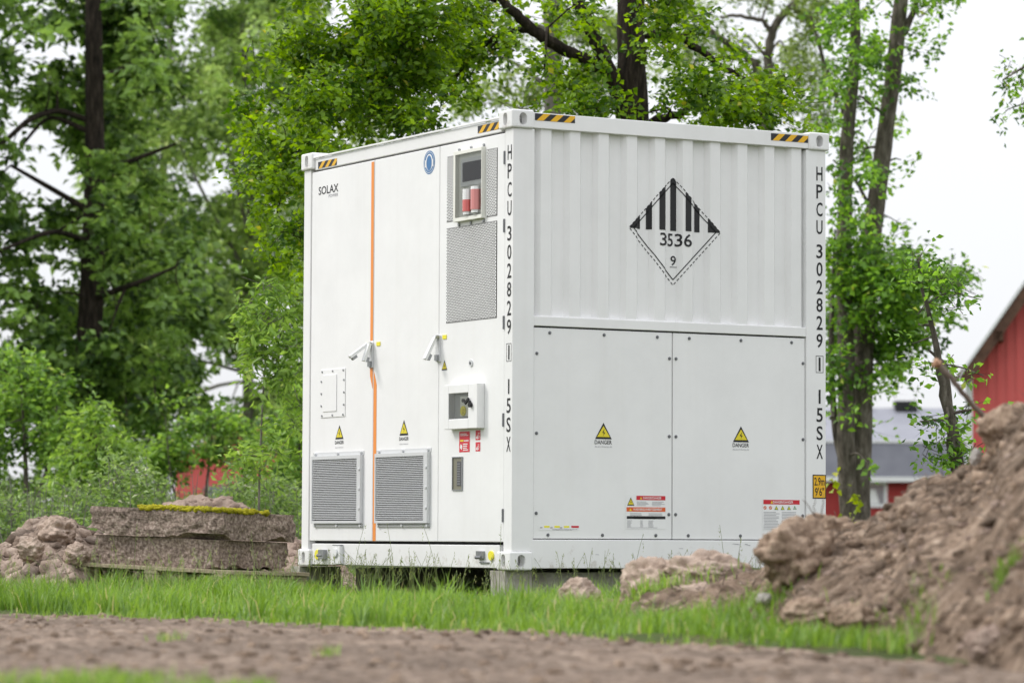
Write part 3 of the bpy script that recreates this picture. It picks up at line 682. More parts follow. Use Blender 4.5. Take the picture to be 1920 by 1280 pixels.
def pl(x, z, l): return (x, 0.020 - l, z)                    # corner post, door side
serial(pl, -.062, .052, 2.626, 1.525, .094, (1.307, 1.421), [('1', 1.150), ('5', 1.03), ('S', .91), ('X', .788)])
d = Decal(pp, [M_black, M_yellow])
d.rect(2.300, .470, 2.408, .628, 0); d.rect(2.307, .477, 2.401, .621, 1, 1)
d.text('2.9m', 2.313, .556, 2.395, .610, 0, 2); d.text("9'6\"", 2.318, .488, 2.392, .543, 0, 2)
d.build('height_plate', C0)
# black and yellow tape on the top rails
def tape(place, u0, u1, v0, v1, slope, flip=1):
    d = Decal(place, [M_ydark, M_yellow]); d.rect(u0, v0, u1, v1, 0)
    n = 3; w = (u1 - u0) / 6.0
    for i in range(n):
        a = u0 + (2 * i + 0.25) * w
        q = [(a, v0), (a + w, v0), (a + w + slope, v1), (a + slope, v1)]
        q = clip_half(clip_half(q, 0, u0, True), 0, u1, False)
        d.poly(q, 1, 1)
    d.build('hazard_tape', C0)
tape(pr, .165, .461, 2.834, 2.879, .052); tape(pr, 1.967, 2.264, 2.822, 2.869, .052)
def prl(x, z, l): return (x, 0.024 - l, z)
tape(prl, -2.765, -2.475, 2.775, 2.822, .06); tape(prl, -.482, -.186, 2.788, 2.836, .06)

# door side
DY = 0.024
XL = lambda a: -(a + 0.042)
door1 = part(MB().box(-2.856, -1.9115, DY, .07, .176, 2.756), 'door', M_white2, 0.005)
door2 = part(MB().box(-1.9055, -.9905, DY, .07, .176, 2.756), 'door', M_white2, 0.005)
door3 = part(MB().box(-.9845, -.129, DY, .07, .176, 2.756), 'service_panel', M_white2, 0.005)
part(MB().box(-2.86, -.125, .071, .10, .16, 2.766), 'door_seal', M_dark, 0)
def pd(x, z, l): return (x, DY - l, z)
d = Decal(pd, [M_black, M_fine]); d.text('SOLAX', XL(2.710), 2.588, XL(2.407), 2.645); d.text('POWER', XL(2.555), 2.557, XL(2.410), 2.580, 1); d.build('maker_lettering', door1)
d = Decal(pd, [M_orange]); d.rect(-1.954, 1.53, -1.915, 2.745); d.rect(-1.954, 1.325, -1.915, 1.36); d.poly([(-1.954, 1.325), (-1.915, 1.325), (-1.915, 1.20), (-1.954, 1.29)]); d.build('orange_stripe', door1)
d = Decal(pd, [M_orange]); d.rect(-1.900, .178, -1.856, 1.225); d.poly([(-1.900, 1.325), (-1.900, 1.225), (-1.856, 1.225), (-1.868, 1.262)]); d.build('orange_stripe', door2)
d = Decal(pd, [M_blue, M_paper])
c_, z_ = XL(1.089), 2.664
d.ring(c_, z_, .078, .078, 0); d.ring(c_, z_, .070, .070, 1, 1, 28, 0.95); d.ring(c_, z_, .048, .056, 1, 1); d.ring(c_, z_ - .004, .036, .050, 0, 2)
d.rect(c_ - .056, z_ - .03, c_ - .038, z_ + .018, 1, 2); d.rect(c_ + .038, z_ - .03, c_ + .056, z_ + .018, 1, 2)
d.build('ear_protection_sign', door2)
for dr, c, vt, vb, w in ((door1, XL(2.362), .971, .874, .062), (door2, XL(1.419), .981, .877, .062)):
    d = Decal(pd, [M_black, M_warn, M_fine]); bolt_sign(d, c, c + w, vt, vb, 0, 1)
    d.text('DANGER', c - .066, vb - .034, c + .066, vb - .010, 0); d.text('ÉLECTRIQUE', c - .06, vb - .062, c + .06, vb - .052, 2); d.build('danger_sign', dr)
d = Decal(pd, [M_black, M_warn]); bolt_sign(d, XL(.866), XL(.866) + .038, 1.353, 1.287, 0, 1); d.build('danger_sign', door3)
# hand hatch on the first door
b = MB(); x0, x1 = XL(2.647), XL(2.275); b.box(x0, x1, DY - .005, DY - .0005, 1.028, 1.361, 0)
b.box(XL(2.605), XL(2.397), DY - .010, DY - .0055, 1.068, 1.322, 0)
for x in (x0 + .025, (x0 + x1) / 2, x1 - .025):
    for z in (1.042, 1.347): b.cyl((x, DY - .0055, z), (x, DY - .011, z), .008, n=8, mi=1)
for z in (1.11, 1.195, 1.28):
    for x in (x0 + .014, x1 - .014): b.cyl((x, DY - .0055, z), (x, DY - .011, z), .008, n=8, mi=1)
part(b, 'cover_hatch', [M_white2, M_steel], 0.002, door1)
# louvred intakes
SLAT = None
def louver(a0, a1, z0, z1):
    global SLAT
    x0, x1 = XL(a0), XL(a1); w = .038
    b = MB(); yb, yf = DY - .001, DY - .026
    b.box(x0, x0 + .016, yf, yb, z0, z1); b.box(x1 - w * 1.35, x1, yf, yb, z0, z1); b.box(x0 + .016, x1 - w * 1.35, yf, yb, z1 - .026, z1); b.box(x0 + .016, x1 - w * 1.35, yf, yb, z0, z0 + .018)
    b.box(x0 - .012, x1 + .012, DY - .004, DY - .0005, z1 + .0, z1 + .026); b.box(x0 + .02, x1, DY - .010, DY - .0005, z0 - .026, z0 - .001, 3)
    b.box(x0 + .016, x1 - w * 1.35, yb - .002, yb - .0002, z0 + .018, z1 - .026, 1)
    for x in (x0 + .03, (x0 + x1) / 2, x1 - .02):
        for z in (z1 + .013, z0 - .016): b.cyl((x, DY - .004, z), (x, DY - .018, z), .011, n=8, mi=2)
    for z in (z0 + .1, (z0 + z1) / 2, z1 - .1): b.cyl((x1 - .014, yf, z), (x1 - .014, yf - .006, z), .010, n=8, mi=2)
    o = part(b, 'louvre', [M_alu, M_dark, M_alu, M_grey], 0.002)
    n = 34; zz0, zz1 = z0 + .022, z1 - .03; st = (zz1 - zz0) / n; L = x1 - w * 1.35 - x0 - .016
    if SLAT is None:
        sb = MB(); h = st
        sb.v = [(0, -.022, 0), (L, -.022, 0), (L, -.022, .0035), (0, -.022, .0035), (0, -.004, h * .60), (L, -.004, h * .60), (L, -.004, h * .60 + .003), (0, -.004, h * .60 + .003)]
        sb.f = [(0, 1, 2, 3), (3, 2, 6, 7), (0, 4, 5, 1), (4, 7, 6, 5)]; sb.m = [0] * 4
        so_ = sb.build('slat', M_alu); SLAT = so_.data; bpy.data.objects.remove(so_)
    for i in range(n): link('slat', SLAT, o, (x0 + .016, DY, zz0 + i * st + .004))
louver(2.744, 2.002, .296, .762); louver(1.792, 1.050, .296, .762)
# perforated grilles: sheet with real holes over a dark backing
def grille(a0, a1, z0, z1):
    x0, x1 = XL(a0), XL(a1); ph, pv = .0190, .0104
    nx, nz_ = int((x1 - x0) / ph), int((z1 - z0) / pv); b = MB(); y = DY - .004
    b.quad([(x0 - .006, y + .003, z0 - .004), (x1 + .006, y + .003, z0 - .004), (x1 + .006, y + .003, z1 + .004), (x0 - .006, y + .003, z1 + .004)], 1)
    sx = (x1 - x0) / nx; sz = (z1 - z0) / nz_
    for j in range(nz_):
        za = z0 + j * sz; zb = za + sz; off = .5 * (j % 2)
        if off: b.quad([(x0, y, za), (x0 + sx * .5, y, za), (x0 + sx * .5, y, zb), (x0, y, zb)])
        for i in range(nx):
            xa = x0 + (i + off) * sx; xb = xa + sx
            if xb > x1 + 1e-6:
                b.quad([(xa, y, za), (x1, y, za), (x1, y, zb), (xa, y, zb)]); continue
            cx_, cz_ = (xa + xb) / 2, (za + zb) / 2; hw, hh = .0068, .0047
            hx = [(cx_ - hw, cz_ - hh * .45), (cx_, cz_ - hh), (cx_ + hw, cz_ - hh * .45), (cx_ + hw, cz_ + hh * .45), (cx_, cz_ + hh), (cx_ - hw, cz_ + hh * .45)]
            q = lambda *p: b.quad([(u, y, w_) for u, w_ in p])
            q((xa, za), (xb, za), hx[2], hx[1], hx[0]); q((xb, za), (xb, zb), hx[3], hx[2]); q((xb, zb), (xa, zb), hx[5], hx[4], hx[3]); q((xa, zb), (xa, za), hx[0], hx[5])
    b.build('perforated_grille', [M_white2, M_dark], door3)
grille(.842, .722, 2.252, 2.672); grille(.314, .188, 2.243, 2.668); grille(.842, .189, 1.594, 2.204)
# window box with display and alarm beacons
x0, x1, z0, z1 = XL(.706), XL(.333), 2.236, 2.693; yf = DY - .032
b = MB(); fw = .024
b.box(x0, x0 + fw, yf, DY - .0005, z0, z1); b.box(x1 - .006, x1, yf, DY - .0005, z0, z1); b.box(x0 + fw, x1 - .006, yf, DY - .0005, z1 - fw, z1); b.box(x0 + fw, x1 - .006, yf, DY - .0005, z0, z0 + fw)
b.quad([(x0 + fw, DY - .002, z0 + fw), (x1 - .006, DY - .002, z0 + fw), (x1 - .006, DY - .002, z1 - fw), (x0 + fw, DY - .002, z1 - fw)], 0)
for x in (x0 + .03, (x0 + x1) / 2, x1 - .02):
    for z in (z0 - .016, z1 + .012): b.cyl((x, DY - .0005, z), (x, DY - .01, z), .011, n=8, mi=1)
win = part(b, 'display_window', [M_cream, M_steel], 0.002)
part(MB().box(XL(.625), x1 - .008, DY - .020, DY - .0025, 2.458, 2.640, 0), 'display_frame', M_trim, .003, win)
part(MB().box(XL(.599), x1 - .022, DY - .024, DY - .0205, 2.488, 2.612, 0), 'display_screen', M_screen, 0, win)
def beacon(xc, r, zb, zm, zt, mat2):
    b = MB(); y = DY - .014; b.cyl((xc, y, zb), (xc, y, zb + .02), r * .9, n=14, mi=0); b.cyl((xc, y, zb + .02), (xc, y, zm), r, n=14, mi=1); b.cyl((xc, y, zm), (xc, y, zt), r, r * .97, n=14, mi=0)
    return b.build('alarm_beacon', [M_trim, mat2], win, smooth=False)
beacon(XL(.533), .040, 2.272, 2.368, 2.436, M_strobe); beacon(XL(.418), .044, 2.275, 2.425, 2.445, M_strobe2)
MB().quad([(x0 + fw, yf + .004, z0 + fw), (x1 - .006, yf + .004, z0 + fw), (x1 - .006, yf + .004, z1 - fw), (x0 + fw, yf + .004, z1 - fw)]).build('clear_pane', M_glass, win)
# emergency stop box
x0, x1, z0, z1 = XL(.768), XL(.335), .897, 1.184; yf = DY - .055
u0, u1, v0, v1 = XL(.712), XL(.452), .962, 1.126
b = MB(); b.box(x0, u0, yf, DY - .0005, z0, z1); b.box(u1, x1, yf, DY - .0005, z0, z1); b.box(u0, u1, yf, DY - .0005, z0, v0); b.box(u0, u1, yf, DY - .0005, v1, z1); b.box(u0, u1, DY - .010, DY - .002, v0, v1, 1)
bx = part(b, 'switch_box', [M_white2, M_grey], .004)
b = MB(); xc = XL(.55); b.box(xc - .05, xc + .07, DY - .030, DY - .0105, v0 + .015, v1 - .02, 0); b.build('switch_plate', M_cream, bx)
b = MB(); b.cyl((xc, DY - .031, 1.012), (xc, DY - .040, 1.012), .032, n=16, mi=0); b.cyl((xc, DY - .040, 1.012), (xc, DY - .049, 1.012), .018, n=12, mi=0); b.build('yellow_button', M_tag, bx)
b = MB(); b.cyl((xc + .005, DY - .031, 1.078), (xc + .005, DY - .045, 1.078), .012, n=10); b.build('selector_knob', M_black, bx)
MB().quad([(u0, yf + .004, v0), (u1, yf + .004, v0), (u1, yf + .004, v1), (u0, yf + .004, v1)]).build('clear_pane', M_glass, bx)
b = MB(); T = Matrix.Translation((XL(.440), yf - .012, 1.075)) @ Matrix.Rotation(R(-35), 4, 'Y'); b.box(-.034, .020, -.006, .006, -.008, .008, 0, T)
b.cyl((XL(.405), yf - .001, 1.045), (XL(.405), yf - .02, 1.045), .016, n=14); b.cyl((XL(.415), yf - .004, 1.064), (XL(.415), yf - .018, 1.064), .010, n=8)
b.build('lock_handle', M_black, bx)
# red fire notices below it
for a0, a1, z0, z1, s_ in ((.662, .524, .750, .882, 1), (.447, .386, .823, .886, 2), (.447, .386, .752, .810, 3)):
    d = Decal(pd, [M_fire, M_paper, M_tag]); u0, u1 = XL(a0), XL(a1); d.rect(u0, z0, u1, z1, 0); w, h = u1 - u0, z1 - z0
    if s_ == 1:
        lines(d, u0 + w * .1, u1 - w * .1, z1 - h * .2, z1 - h * .05, 2, 1, 31, .4); d.rect(u0 + w * .1, z0 + h * .52, u0 + w * .42, z0 + h * .60, 2, 1); d.rect(u0 + w * .46, z0 + h * .52, u0 + w * .9, z0 + h * .58, 1, 1)
        d.poly([(u0 + w * .08, z0 + h * .22), (u0 + w * .26, z0 + h * .1), (u0 + w * .3, z0 + h * .3), (u0 + w * .16, z0 + h * .42)], 1, 1); lines(d, u0 + w * .36, u1 - w * .1, z0 + h * .08, z0 + h * .46, 4, 1, 32, .5)
    else:
        d.poly([(u0 + w * .1, z0 + h * .2), (u0 + w * .5, z0 + h * .1), (u0 + w * .4, z0 + h * .6)], 1, 1); lines(d, u0 + w * .5, u1 - w * .12, z0 + h * .2, z0 + h * .85, 4, 1, 40 + s_, .4)
    d.build('fire_notice', door3)
# slim inspection window, keyhole, hinges
x0, x1, z0, z1 = XL(.747), XL(.612), .505, .722
b = MB(); b.box(x0, x0 + .007, DY - .008, DY - .0005, z0, z1); b.box(x1 - .007, x1, DY - .008, DY - .0005, z0, z1); b.box(x0 + .007, x1 - .007, DY - .008, DY - .0005, z0, z0 + .006); b.box(x0 + .007, x1 - .007, DY - .008, DY - .0005, z1 - .006, z1)
b.quad([(x0 + .007, DY - .0015, z0 + .006), (x1 - .007, DY - .0015, z0 + .006), (x1 - .007, DY - .0015, z1 - .006), (x0 + .007, DY - .0015, z1 - .006)], 1)
b.box(x0 + .062, x1 - .008, DY - .0045, DY - .002, z0 + .03, z1 - .03, 2)
for i in range(9): b.box(x0 + .068, x1 - .03, DY - .0062, DY - .0048, z0 + .04 + i * .016, z0 + .045 + i * .016, 3)
part(b, 'inspection_window', [M_steel, plain('olive_gauge', (0.20, 0.19, 0.14), 0.3), M_screen, M_steel], 0, door3)
b = MB(); b.cyl((XL(.51), DY - .0005, 1.318), (XL(.51), DY - .008, 1.318), .022, n=14, mi=0); b.cyl((XL(.51), DY - .008, 1.318), (XL(.51), DY - .012, 1.318), .010, n=10, mi=1)
b.build('keyhole', [M_alu, M_bolt], door3)
HB = MB(); HB.cyl((0, 0, -.042), (0, 0, .042), .009, n=8); ho = HB.build('hinge', M_bolt); HM = ho.data; bpy.data.objects.remove(ho)
for z in (2.598, 2.167, 1.555, .942, .342): link('hinge', HM, C0, (-.126, .019, z))
# door latches
def latch(xc, levers, tags):
    b = MB(); b.box(xc - .028, xc + .028, DY - .012, DY - .0005, 1.345, 1.515, 0); b.cyl((xc - .024, DY - .024, 1.506), (xc + .024, DY - .024, 1.506), .012, n=10, mi=1); b.box(xc - .018, xc + .018, DY - .026, DY - .0125, 1.352, 1.39, 1)
    lo = b.build('latch', [M_alu, M_steel], C0)
    for dx, oy, dz in levers:
        L = math.hypot(oy, dz); T = Matrix.Translation((xc + dx, DY - .026, 1.508)) @ Matrix.Rotation(-math.atan2(oy, dz), 4, 'X')
        lb = MB(); lb.box(-.016, .016, -.010, .010, -L, 0, 0, T); lb.box(-.013, .013, .010, .030, -L * .96, -L * .72, 1, T)
        lb.build('latch_handle', [M_trim, M_steel], lo)
    for tx in tags:
        tb = MB(); tb.box(xc + tx - .026, xc + tx + .026, DY - .005, DY - .0005, 1.490, 1.516); tb.build('latch_tag', M_tag, lo)
latch(-1.930, [(-.014, .135, .095), (.016, .045, .120)], [-.072, .098])
latch(-.984, [(0, .078, .150)], [.078])
# details on the bottom rail
RY = .024
b = MB(); b.cyl((XL(2.675), RY - .0005, .080), (XL(2.675), RY - .012, .080), .034, n=16, mi=0); b.box(XL(2.62), XL(2.54), RY - .03, RY - .0005, .05, .115, 1); b.cyl((XL(2.64), RY - .02, .075), (XL(2.56), RY - .02, .075), .013, n=8, mi=2); b.build('earth_terminal', [M_tag, M_steel, M_bolt], C0)
b = MB(); b.cyl((XL(.232), RY - .0005, .090), (XL(.232), RY - .012, .090), .030, n=16, mi=0); b.box(XL(.40), XL(.32), RY - .022, RY - .0005, .072, .118, 1); b.cyl((XL(.40), RY - .02, .078), (XL(.33), RY - .02, .078), .012, n=8, mi=2); b.box(XL(.38), XL(.26), RY - .01, RY - .0005, .042, .049, 1); b.build('earth_terminal', [M_tag, M_steel, M_bolt], C0)
b = MB(); b.box(XL(2.405), XL(2.29), RY - .028, RY - .0005, .018, .142, 0); b.cyl((XL(2.35), RY - .028, .095), (XL(2.35), RY - .040, .095), .032, n=14, mi=0); b.box(XL(2.405), XL(2.29), RY - .029, RY - .001, .143, .150, 1); b.build('cable_cover', [M_trim, M_steel], C0, bevel=.012)

# ------------------------------------------------------------------ concrete blocks under the container
def block(x0, x1, y0, y1, z1, label, seed, name='concrete_block'):
    bm = bmesh.new(); bmesh.ops.create_cube(bm, size=1.0); bmesh.ops.subdivide_edges(bm, edges=bm.edges, cuts=7, use_grid_fill=True)
    c = np.array([(x0 + x1) / 2, (y0 + y1) / 2, (z1 - .08) / 2]); sz = np.array([x1 - x0, y1 - y0, z1 + .08])
    co = np.array([v.co[:] for v in bm.verts]) * sz; n = (fbm(co + c, 9, 3, seed) - .5) * .016
    nr = np.where(np.abs(co) > sz / 2 - 1e-4, np.sign(co), 0); co = co + nr * n[:, None]; co[:, 2] = np.minimum(co[:, 2], sz[2] / 2 - .003)
    for v, q in zip(bm.verts, co): v.co = q
    me = bpy.data.meshes.new(name); bm.to_mesh(me); bm.free(); me.materials.append(M_concrete)
    o = link(name, me, None, c); tag(o, label, 'concrete block', 'concrete supports under the container')
block(-.255, -.075, .005, .200, Z0, 'small concrete block under the container\'s near corner, between door side and end wall', 1)
block(-3.10, -2.955, .0, .33, Z0, 'pale concrete block under the container\'s far left corner beside the pallet', 2)
block(-.42, -.17, .24, 2.30, Z0 - .012, 'long concrete beam lying under the container\'s corrugated end wall', 3)
block(-.30, -.10, 2.31, 2.55, Z0, 'concrete block under the container\'s right rear corner behind the soil lumps', 4)
block(-2.9, -.32, 2.10, 2.36, Z0 - .012, 'long concrete beam in the shade under the container\'s rear side', 6)  # added beam, keeps daylight from coming in below the rear side
block(-2.88, -2.66, .40, 2.05, Z0 - .008, 'long concrete beam in the dark under the container\'s far end', 7)  # added beam, shuts off the bright ground behind the gap
block(-1.75, -1.35, .9, 1.3, Z0 - .01, 'shaded concrete block under the middle of the container', 5)

# ------------------------------------------------------------------ slabs on a pallet
th = R(31); k_roll = 0.041
eL = -R2 * math.cos(th) + F2 * math.sin(th); eR = R2 * math.sin(th) + F2 * math.cos(th)
near = P(412, 1069, 21.0)
rollM = Matrix.Rotation(k_roll, 3, Vector(F2)) 
def frame_mat(origin, ex, ey):
    Mx = Matrix(((ex[0], ey[0], 0), (ex[1], ey[1], 0), (0, 0, 1)))
    return Matrix.Translation(Vector(origin)) @ (rollM @ Mx).to_4x4()
# local axes: x to the right-back (eR), y to the left-back (eL)
FM = frame_mat(near, eR, eL)
def slab(name, label, x0, x1, y0, y1, z0, z1, seed):
    e = empty(name, (0, 0, 0), label, 'stone slab', 'stone slabs stacked on the pallet'); e.matrix_world = FM @ Matrix.Translation((x0, y0, z0))
    nx, ny, nz_ = 34, 34, 9; sx, sy, sz = x1 - x0, y1 - y0, z1 - z0
    bm = bmesh.new(); bmesh.ops.create_cube(bm, size=1.0); bmesh.ops.subdivide_edges(bm, edges=bm.edges, cuts=44, use_grid_fill=True)
    co = np.array([v.co[:] for v in bm.verts]) + .5; top = co[:, 2] > .999; bot = co[:, 2] < .001
    pz = co * np.array([sx, sy, sz]); pn = pz + seed * 3.7
    side = np.zeros_like(co); side[:, 0] = np.where(co[:, 0] < .001, -1, np.where(co[:, 0] > .999, 1, 0)); side[:, 1] = np.where(co[:, 1] < .001, -1, np.where(co[:, 1] > .999, 1, 0))
    rough = (fbm(pn, 6, 2, seed) - .5) * .024 + (fbm(pn, 20, 4, seed + 5) - .5) * .040
    fade = np.clip((1 - co[:, 2]) * 6, 0.1, 1)
    pz = pz + side * (rough * fade)[:, None]
    # the underside breaks away unevenly
    under = np.clip((fbm(pn * np.array([1, 1, 0]), 4.5, 3, seed + 8) - .46) * .22, 0, .035)
    pz[:, 2] += np.clip(1 - co[:, 2] * 2.2, 0, 1) * (under - .004)
    pz[:, 2] += np.where(top, (fbm(pn, 5, 3, seed + 2) - .5) * .006, 0)
    for v, q in zip(bm.verts, pz): v.co = q
    me = bpy.data.meshes.new('stone_body'); bm.to_mesh(me); bm.free(); me.materials.append(M_granite)
    link('stone_body', me, e); return e
slab('stone_slab', 'lower rough granite slab, clamped between the pallet and the mossy slab', .012, .755, .02, 1.01, .008, .190, 3)
top_slab = slab('stone_slab', 'upper rough granite slab with yellow-green moss on top', -.02, .765, -.025, 1.035, .1985, .372, 5)
# moss cushions: many small domes
g = np.random.default_rng(15); pts, rad = [], []
while len(pts) < 1500:
    x, y = g.uniform(.0, .60), g.uniform(-.01, .80)
    n = fbm(np.array([[x, y, 0.0]]), 4, 2, 9)[0]
    if n + (.12 if (x < .3 and y < .6) else -.03) < .46 or (y > .70 and x < .2): continue
    pts.append((x, y, .172 + g.uniform(-.004, .014))); rad.append(g.uniform(.010, .026))
V, T = pebble_field(np.array(pts), np.array(rad), 16, 1, .4)
mo = link('moss', np_mesh('moss', V, T, [M_moss]), top_slab); mo['kind'] = 'stuff'
pal = empty('pallet', (0, 0, 0), 'weathered wooden pallet carrying the two granite slabs', 'pallet'); pal.matrix_world = FM
bmsh = {}
for i in range(6):
    x = -.06 + i * .150; MB().box(x, x + .14, -.12, 1.14, -.020, .004).build('deck_board', M_wood, pal, bevel=.003)
for y in (-.10, .45, 1.02):
    MB().box(-.06, .83, y, y + .10, -.043, -.0215).build('cross_board', M_wood, pal, bevel=.003)
    for x in (-.055, .34, .72): MB().box(x, x + .10, y + .002, y + .098, -.125, -.0445).build('spacer_block', M_wood, pal, bevel=.003)
for x in (-.06, .34, .72): MB().box(x, x + .10, -.12, 1.14, -.146, -.1265).build('bottom_board', M_wood, pal, bevel=.003)

# ------------------------------------------------------------------ buildings
ang = -YAW
def bplace(px, d):
    q = W(S(px, d), d, 0.0); return q
def house():
    d = 112.0; k = d / F_PX
    o = bplace(1690, d); e = empty('farm_house', o, 'red house with grey two-slope roof and two black chimneys, behind the soil heap', 'house', None, (0, 0, ang))
    x0, x1 = -7.5, 6.0; zz = lambda y: Zp(1690, y, d)
    ze = zz(890); zk = zz(828); zt = zz(757); D1, D2, DW = .55, 3.6, 7.0
    b = MB(); b.box(x0, x1, .35, DW, -.3, ze); b.build('wall', M_redwood, e)
    lo = MB(); lo.quad([(x0 - .3, 0, ze - .1), (x1 + .3, 0, ze - .1), (x1 + .3, D1, zk), (x0 - .3, D1, zk)]); lo.quad([(x0 - .3, DW + .35, ze - .1), (x0 - .3, DW + .35 - D1, zk), (x1 + .3, DW + .35 - D1, zk), (x1 + .3, DW + .35, ze - .1)])
    lo.build('lower_roof', M_roofdk, e)
    up = MB(); up.quad([(x0 - .3, D1, zk + .01), (x1 + .3, D1, zk + .01), (x1 + .3, D2, zt), (x0 - .3, D2, zt)]); up.quad([(x0 - .3, DW + .35 - D1, zk + .01), (x0 - .3, D2, zt), (x1 + .3, D2, zt), (x1 + .3, DW + .35 - D1, zk + .01)])
    up.build('upper_roof', M_rooflt, e)
    g_ = MB()
    for x in (x0, x1): g_.quad([(x, .35, ze), (x, DW, ze), (x, DW - .3, zk - .05), (x, D2, zt - .1), (x, D1 + .1, zk - .05)])
    g_.build('gable', M_redwood, e)
    MB().box(x0 - .3, x1 + .3, -.06, .0, ze - .24, ze - .08).build('eaves_board', M_trim, e)
    MB().box(x0 - .3, x1 + .3, D1 - .05, D1 + .0, zk - .03, zk + .05).build('roof_flashing', M_trim, e)
    for px_ in (1722, 1632):
        xc = (px_ - 1690) * k; c = MB(); c.box(xc - .38, xc + .38, D2 - .4, D2 + .3, zt - .6, zz(744 if px_ == 1722 else 752)); c.build('chimney', M_chim, e)
    xa, xb, za, zb = (1619 - 1690) * k, (1666 - 1690) * k, zz(951), zz(903)
    w = MB(); t_ = .10; w.box(xa, xa + t_, .27, .36, za, zb); w.box(xb - t_, xb, .27, .36, za, zb); w.box(xa + t_, xb - t_, .27, .36, za, za + t_); w.box(xa + t_, xb - t_, .27, .36, zb - t_, zb)
    wf = w.build('window', M_trim, e)
    MB().box(xa + t_, xb - t_, .32, .345, za + t_, zb - t_).build('pane', M_winglass, wf)
    cu = MB(); cu.quad([(xa + t_ + .03, .315, za + t_ + .02), (xb - t_ - .16, .315, za + t_ + .02), (xb - t_ - .30, .315, zb - t_ - .16), (xa + t_ + .03, .315, zb - t_ - .16)]); cu.build('blind', M_trim, wf)
house()
def barn_right():
    d = 62.0; k = d / F_PX; o = bplace(1818, d); e = empty('red_barn', o, 'tall red barn with steep gable roof at the right edge', 'barn', None, (0, 0, ang - R(11)))
    zz = lambda y: Zp(1818, y, d); zw = zz(690); slope = (690 - 530) / (1920 - 1808)
    wd, x0 = 7.0, 0.0; xa = 1.9; za = zw + slope * xa; xm = wd / 2; zm = za + .5 * (xm - xa)
    out_ = [(0, zw), (xa, za), (xm, zm), (wd - xa, za), (wd, zw)]
    b = MB(); b.quad([(0, 0, -.4)] + [(wd, 0, -.4)] + [(x, 0, z) for x, z in reversed(out_)]); b.quad([(0, 12, -.4)] + [(x, 12, z) for x, z in out_] + [(wd, 12, -.4)])
    b.quad([(0, 0, -.4), (0, 0, zw), (0, 12, zw), (0, 12, -.4)]); b.quad([(wd, 0, -.4), (wd, 12, -.4), (wd, 12, zw), (wd, 0, zw)])
    wl = b.build('wall', M_redsteel, e)
    for i in range(1, 40): MB().box(i * .175, i * .175 + .03, -.018, -.001, -.3, max(zw - .05, float(np.interp(i * .175, [q[0] for q in out_], [q[1] for q in out_])) - .12)).build('cladding_rib', M_redsteel, wl)
    r = MB(); oh = .55
    n_ = np.array([-slope, 1.0]) / math.hypot(slope, 1)
    for (xa_, za_), (xb_, zb_) in zip(out_[:-1], out_[1:]):
        dx, dz = xb_ - xa_, zb_ - za_; L = math.hypot(dx, dz); nx, nz_ = -dz / L * .05, dx / L * .05
        if (xa_, za_) == out_[0]: xa_, za_ = xa_ - dx / L * .25, za_ - dz / L * .25
        if (xb_, zb_) == out_[-1]: xb_, zb_ = xb_ + dx / L * .25, zb_ + dz / L * .25
        r.quad([(xa_ + nx, -oh, za_ + nz_), (xb_ + nx, -oh, zb_ + nz_), (xb_ + nx, 12.3, zb_ + nz_), (xa_ + nx, 12.3, za_ + nz_)], 0)
        r.quad([(xa_, -oh, za_), (xa_, 12.3, za_), (xb_, 12.3, zb_), (xb_, -oh, zb_)], 1)
        r.quad([(xa_, -oh, za_), (xb_, -oh, zb_), (xb_ + nx, -oh, zb_ + nz_), (xa_ + nx, -oh, za_ + nz_)], 2)
        r.quad([(xa_ - nx * 4, -oh + .02, za_ - nz_ * 4), (xb_ - nx * 4, -oh + .02, zb_ - nz_ * 4), (xb_, -oh + .02, zb_ - .002), (xa_, -oh + .02, za_ - .002)], 1)
        r.quad([(xa_, -oh, za_), (xa_ + nx, -oh, za_ + nz_), (xa_ + nx, 12.3, za_ + nz_), (xa_, 12.3, za_)], 2)
    r.build('roof', [M_rooflt, M_soffit, M_trim], e)
    for f_ in (.28, .8):
        x, z = xa * f_, zw + slope * xa * f_; p = MB(); p.box(x - .05, x + .12, -oh + .02, .02, z - .28, z - .10); p.build('purlin_end', M_soffit, e)
    MB().box(-.06, .07, -.06, -.02, -.3, zw - .1).build('corner_board', M_trim, e)
barn_right()
def barn_left():
    d = 84.0; k = d / F_PX; o = bplace(455, d); e = empty('red_shed', o, 'small red gabled shed half hidden by leaves behind the slabs', 'shed', None, (0, 0, ang))
    zz = lambda y: Zp(455, y, d); w = 125 * k; zw, za = zz(868), zz(792)
    b = MB(); b.quad([(-w, 0, -.4), (w, 0, -.4), (w, 0, zw), (0, 0, za), (-w, 0, zw)]); b.quad([(-w, 5, -.4), (-w, 5, zw), (0, 5, za), (w, 5, zw), (w, 5, -.4)]); b.quad([(-w, 0, -.4), (-w, 0, zw), (-w, 5, zw), (-w, 5, -.4)]); b.quad([(w, 0, -.4), (w, 5, -.4), (w, 5, zw), (w, 0, zw)])
    wl = b.build('wall', M_redsteel, e)
    r = MB()
    for sgn in (-1, 1):
        q = [(0, -.3, za + .08), (sgn * (w + .25), -.3, zw - .08), (sgn * (w + .25), 5.3, zw - .08), (0, 5.3, za + .08)]; r.quad(q)
        r.quad([(0, -.3, za + .08), (sgn * (w + .25), -.3, zw - .08), (sgn * (w + .25), -.3, zw - .2), (0, -.3, za - .04)])
    r.build('roof', M_redsteel, e)
    MB().box(-.95, .1, -.05, -.002, zz(945), zz(912)).build('door_panel', M_rooflt, e)
barn_left()

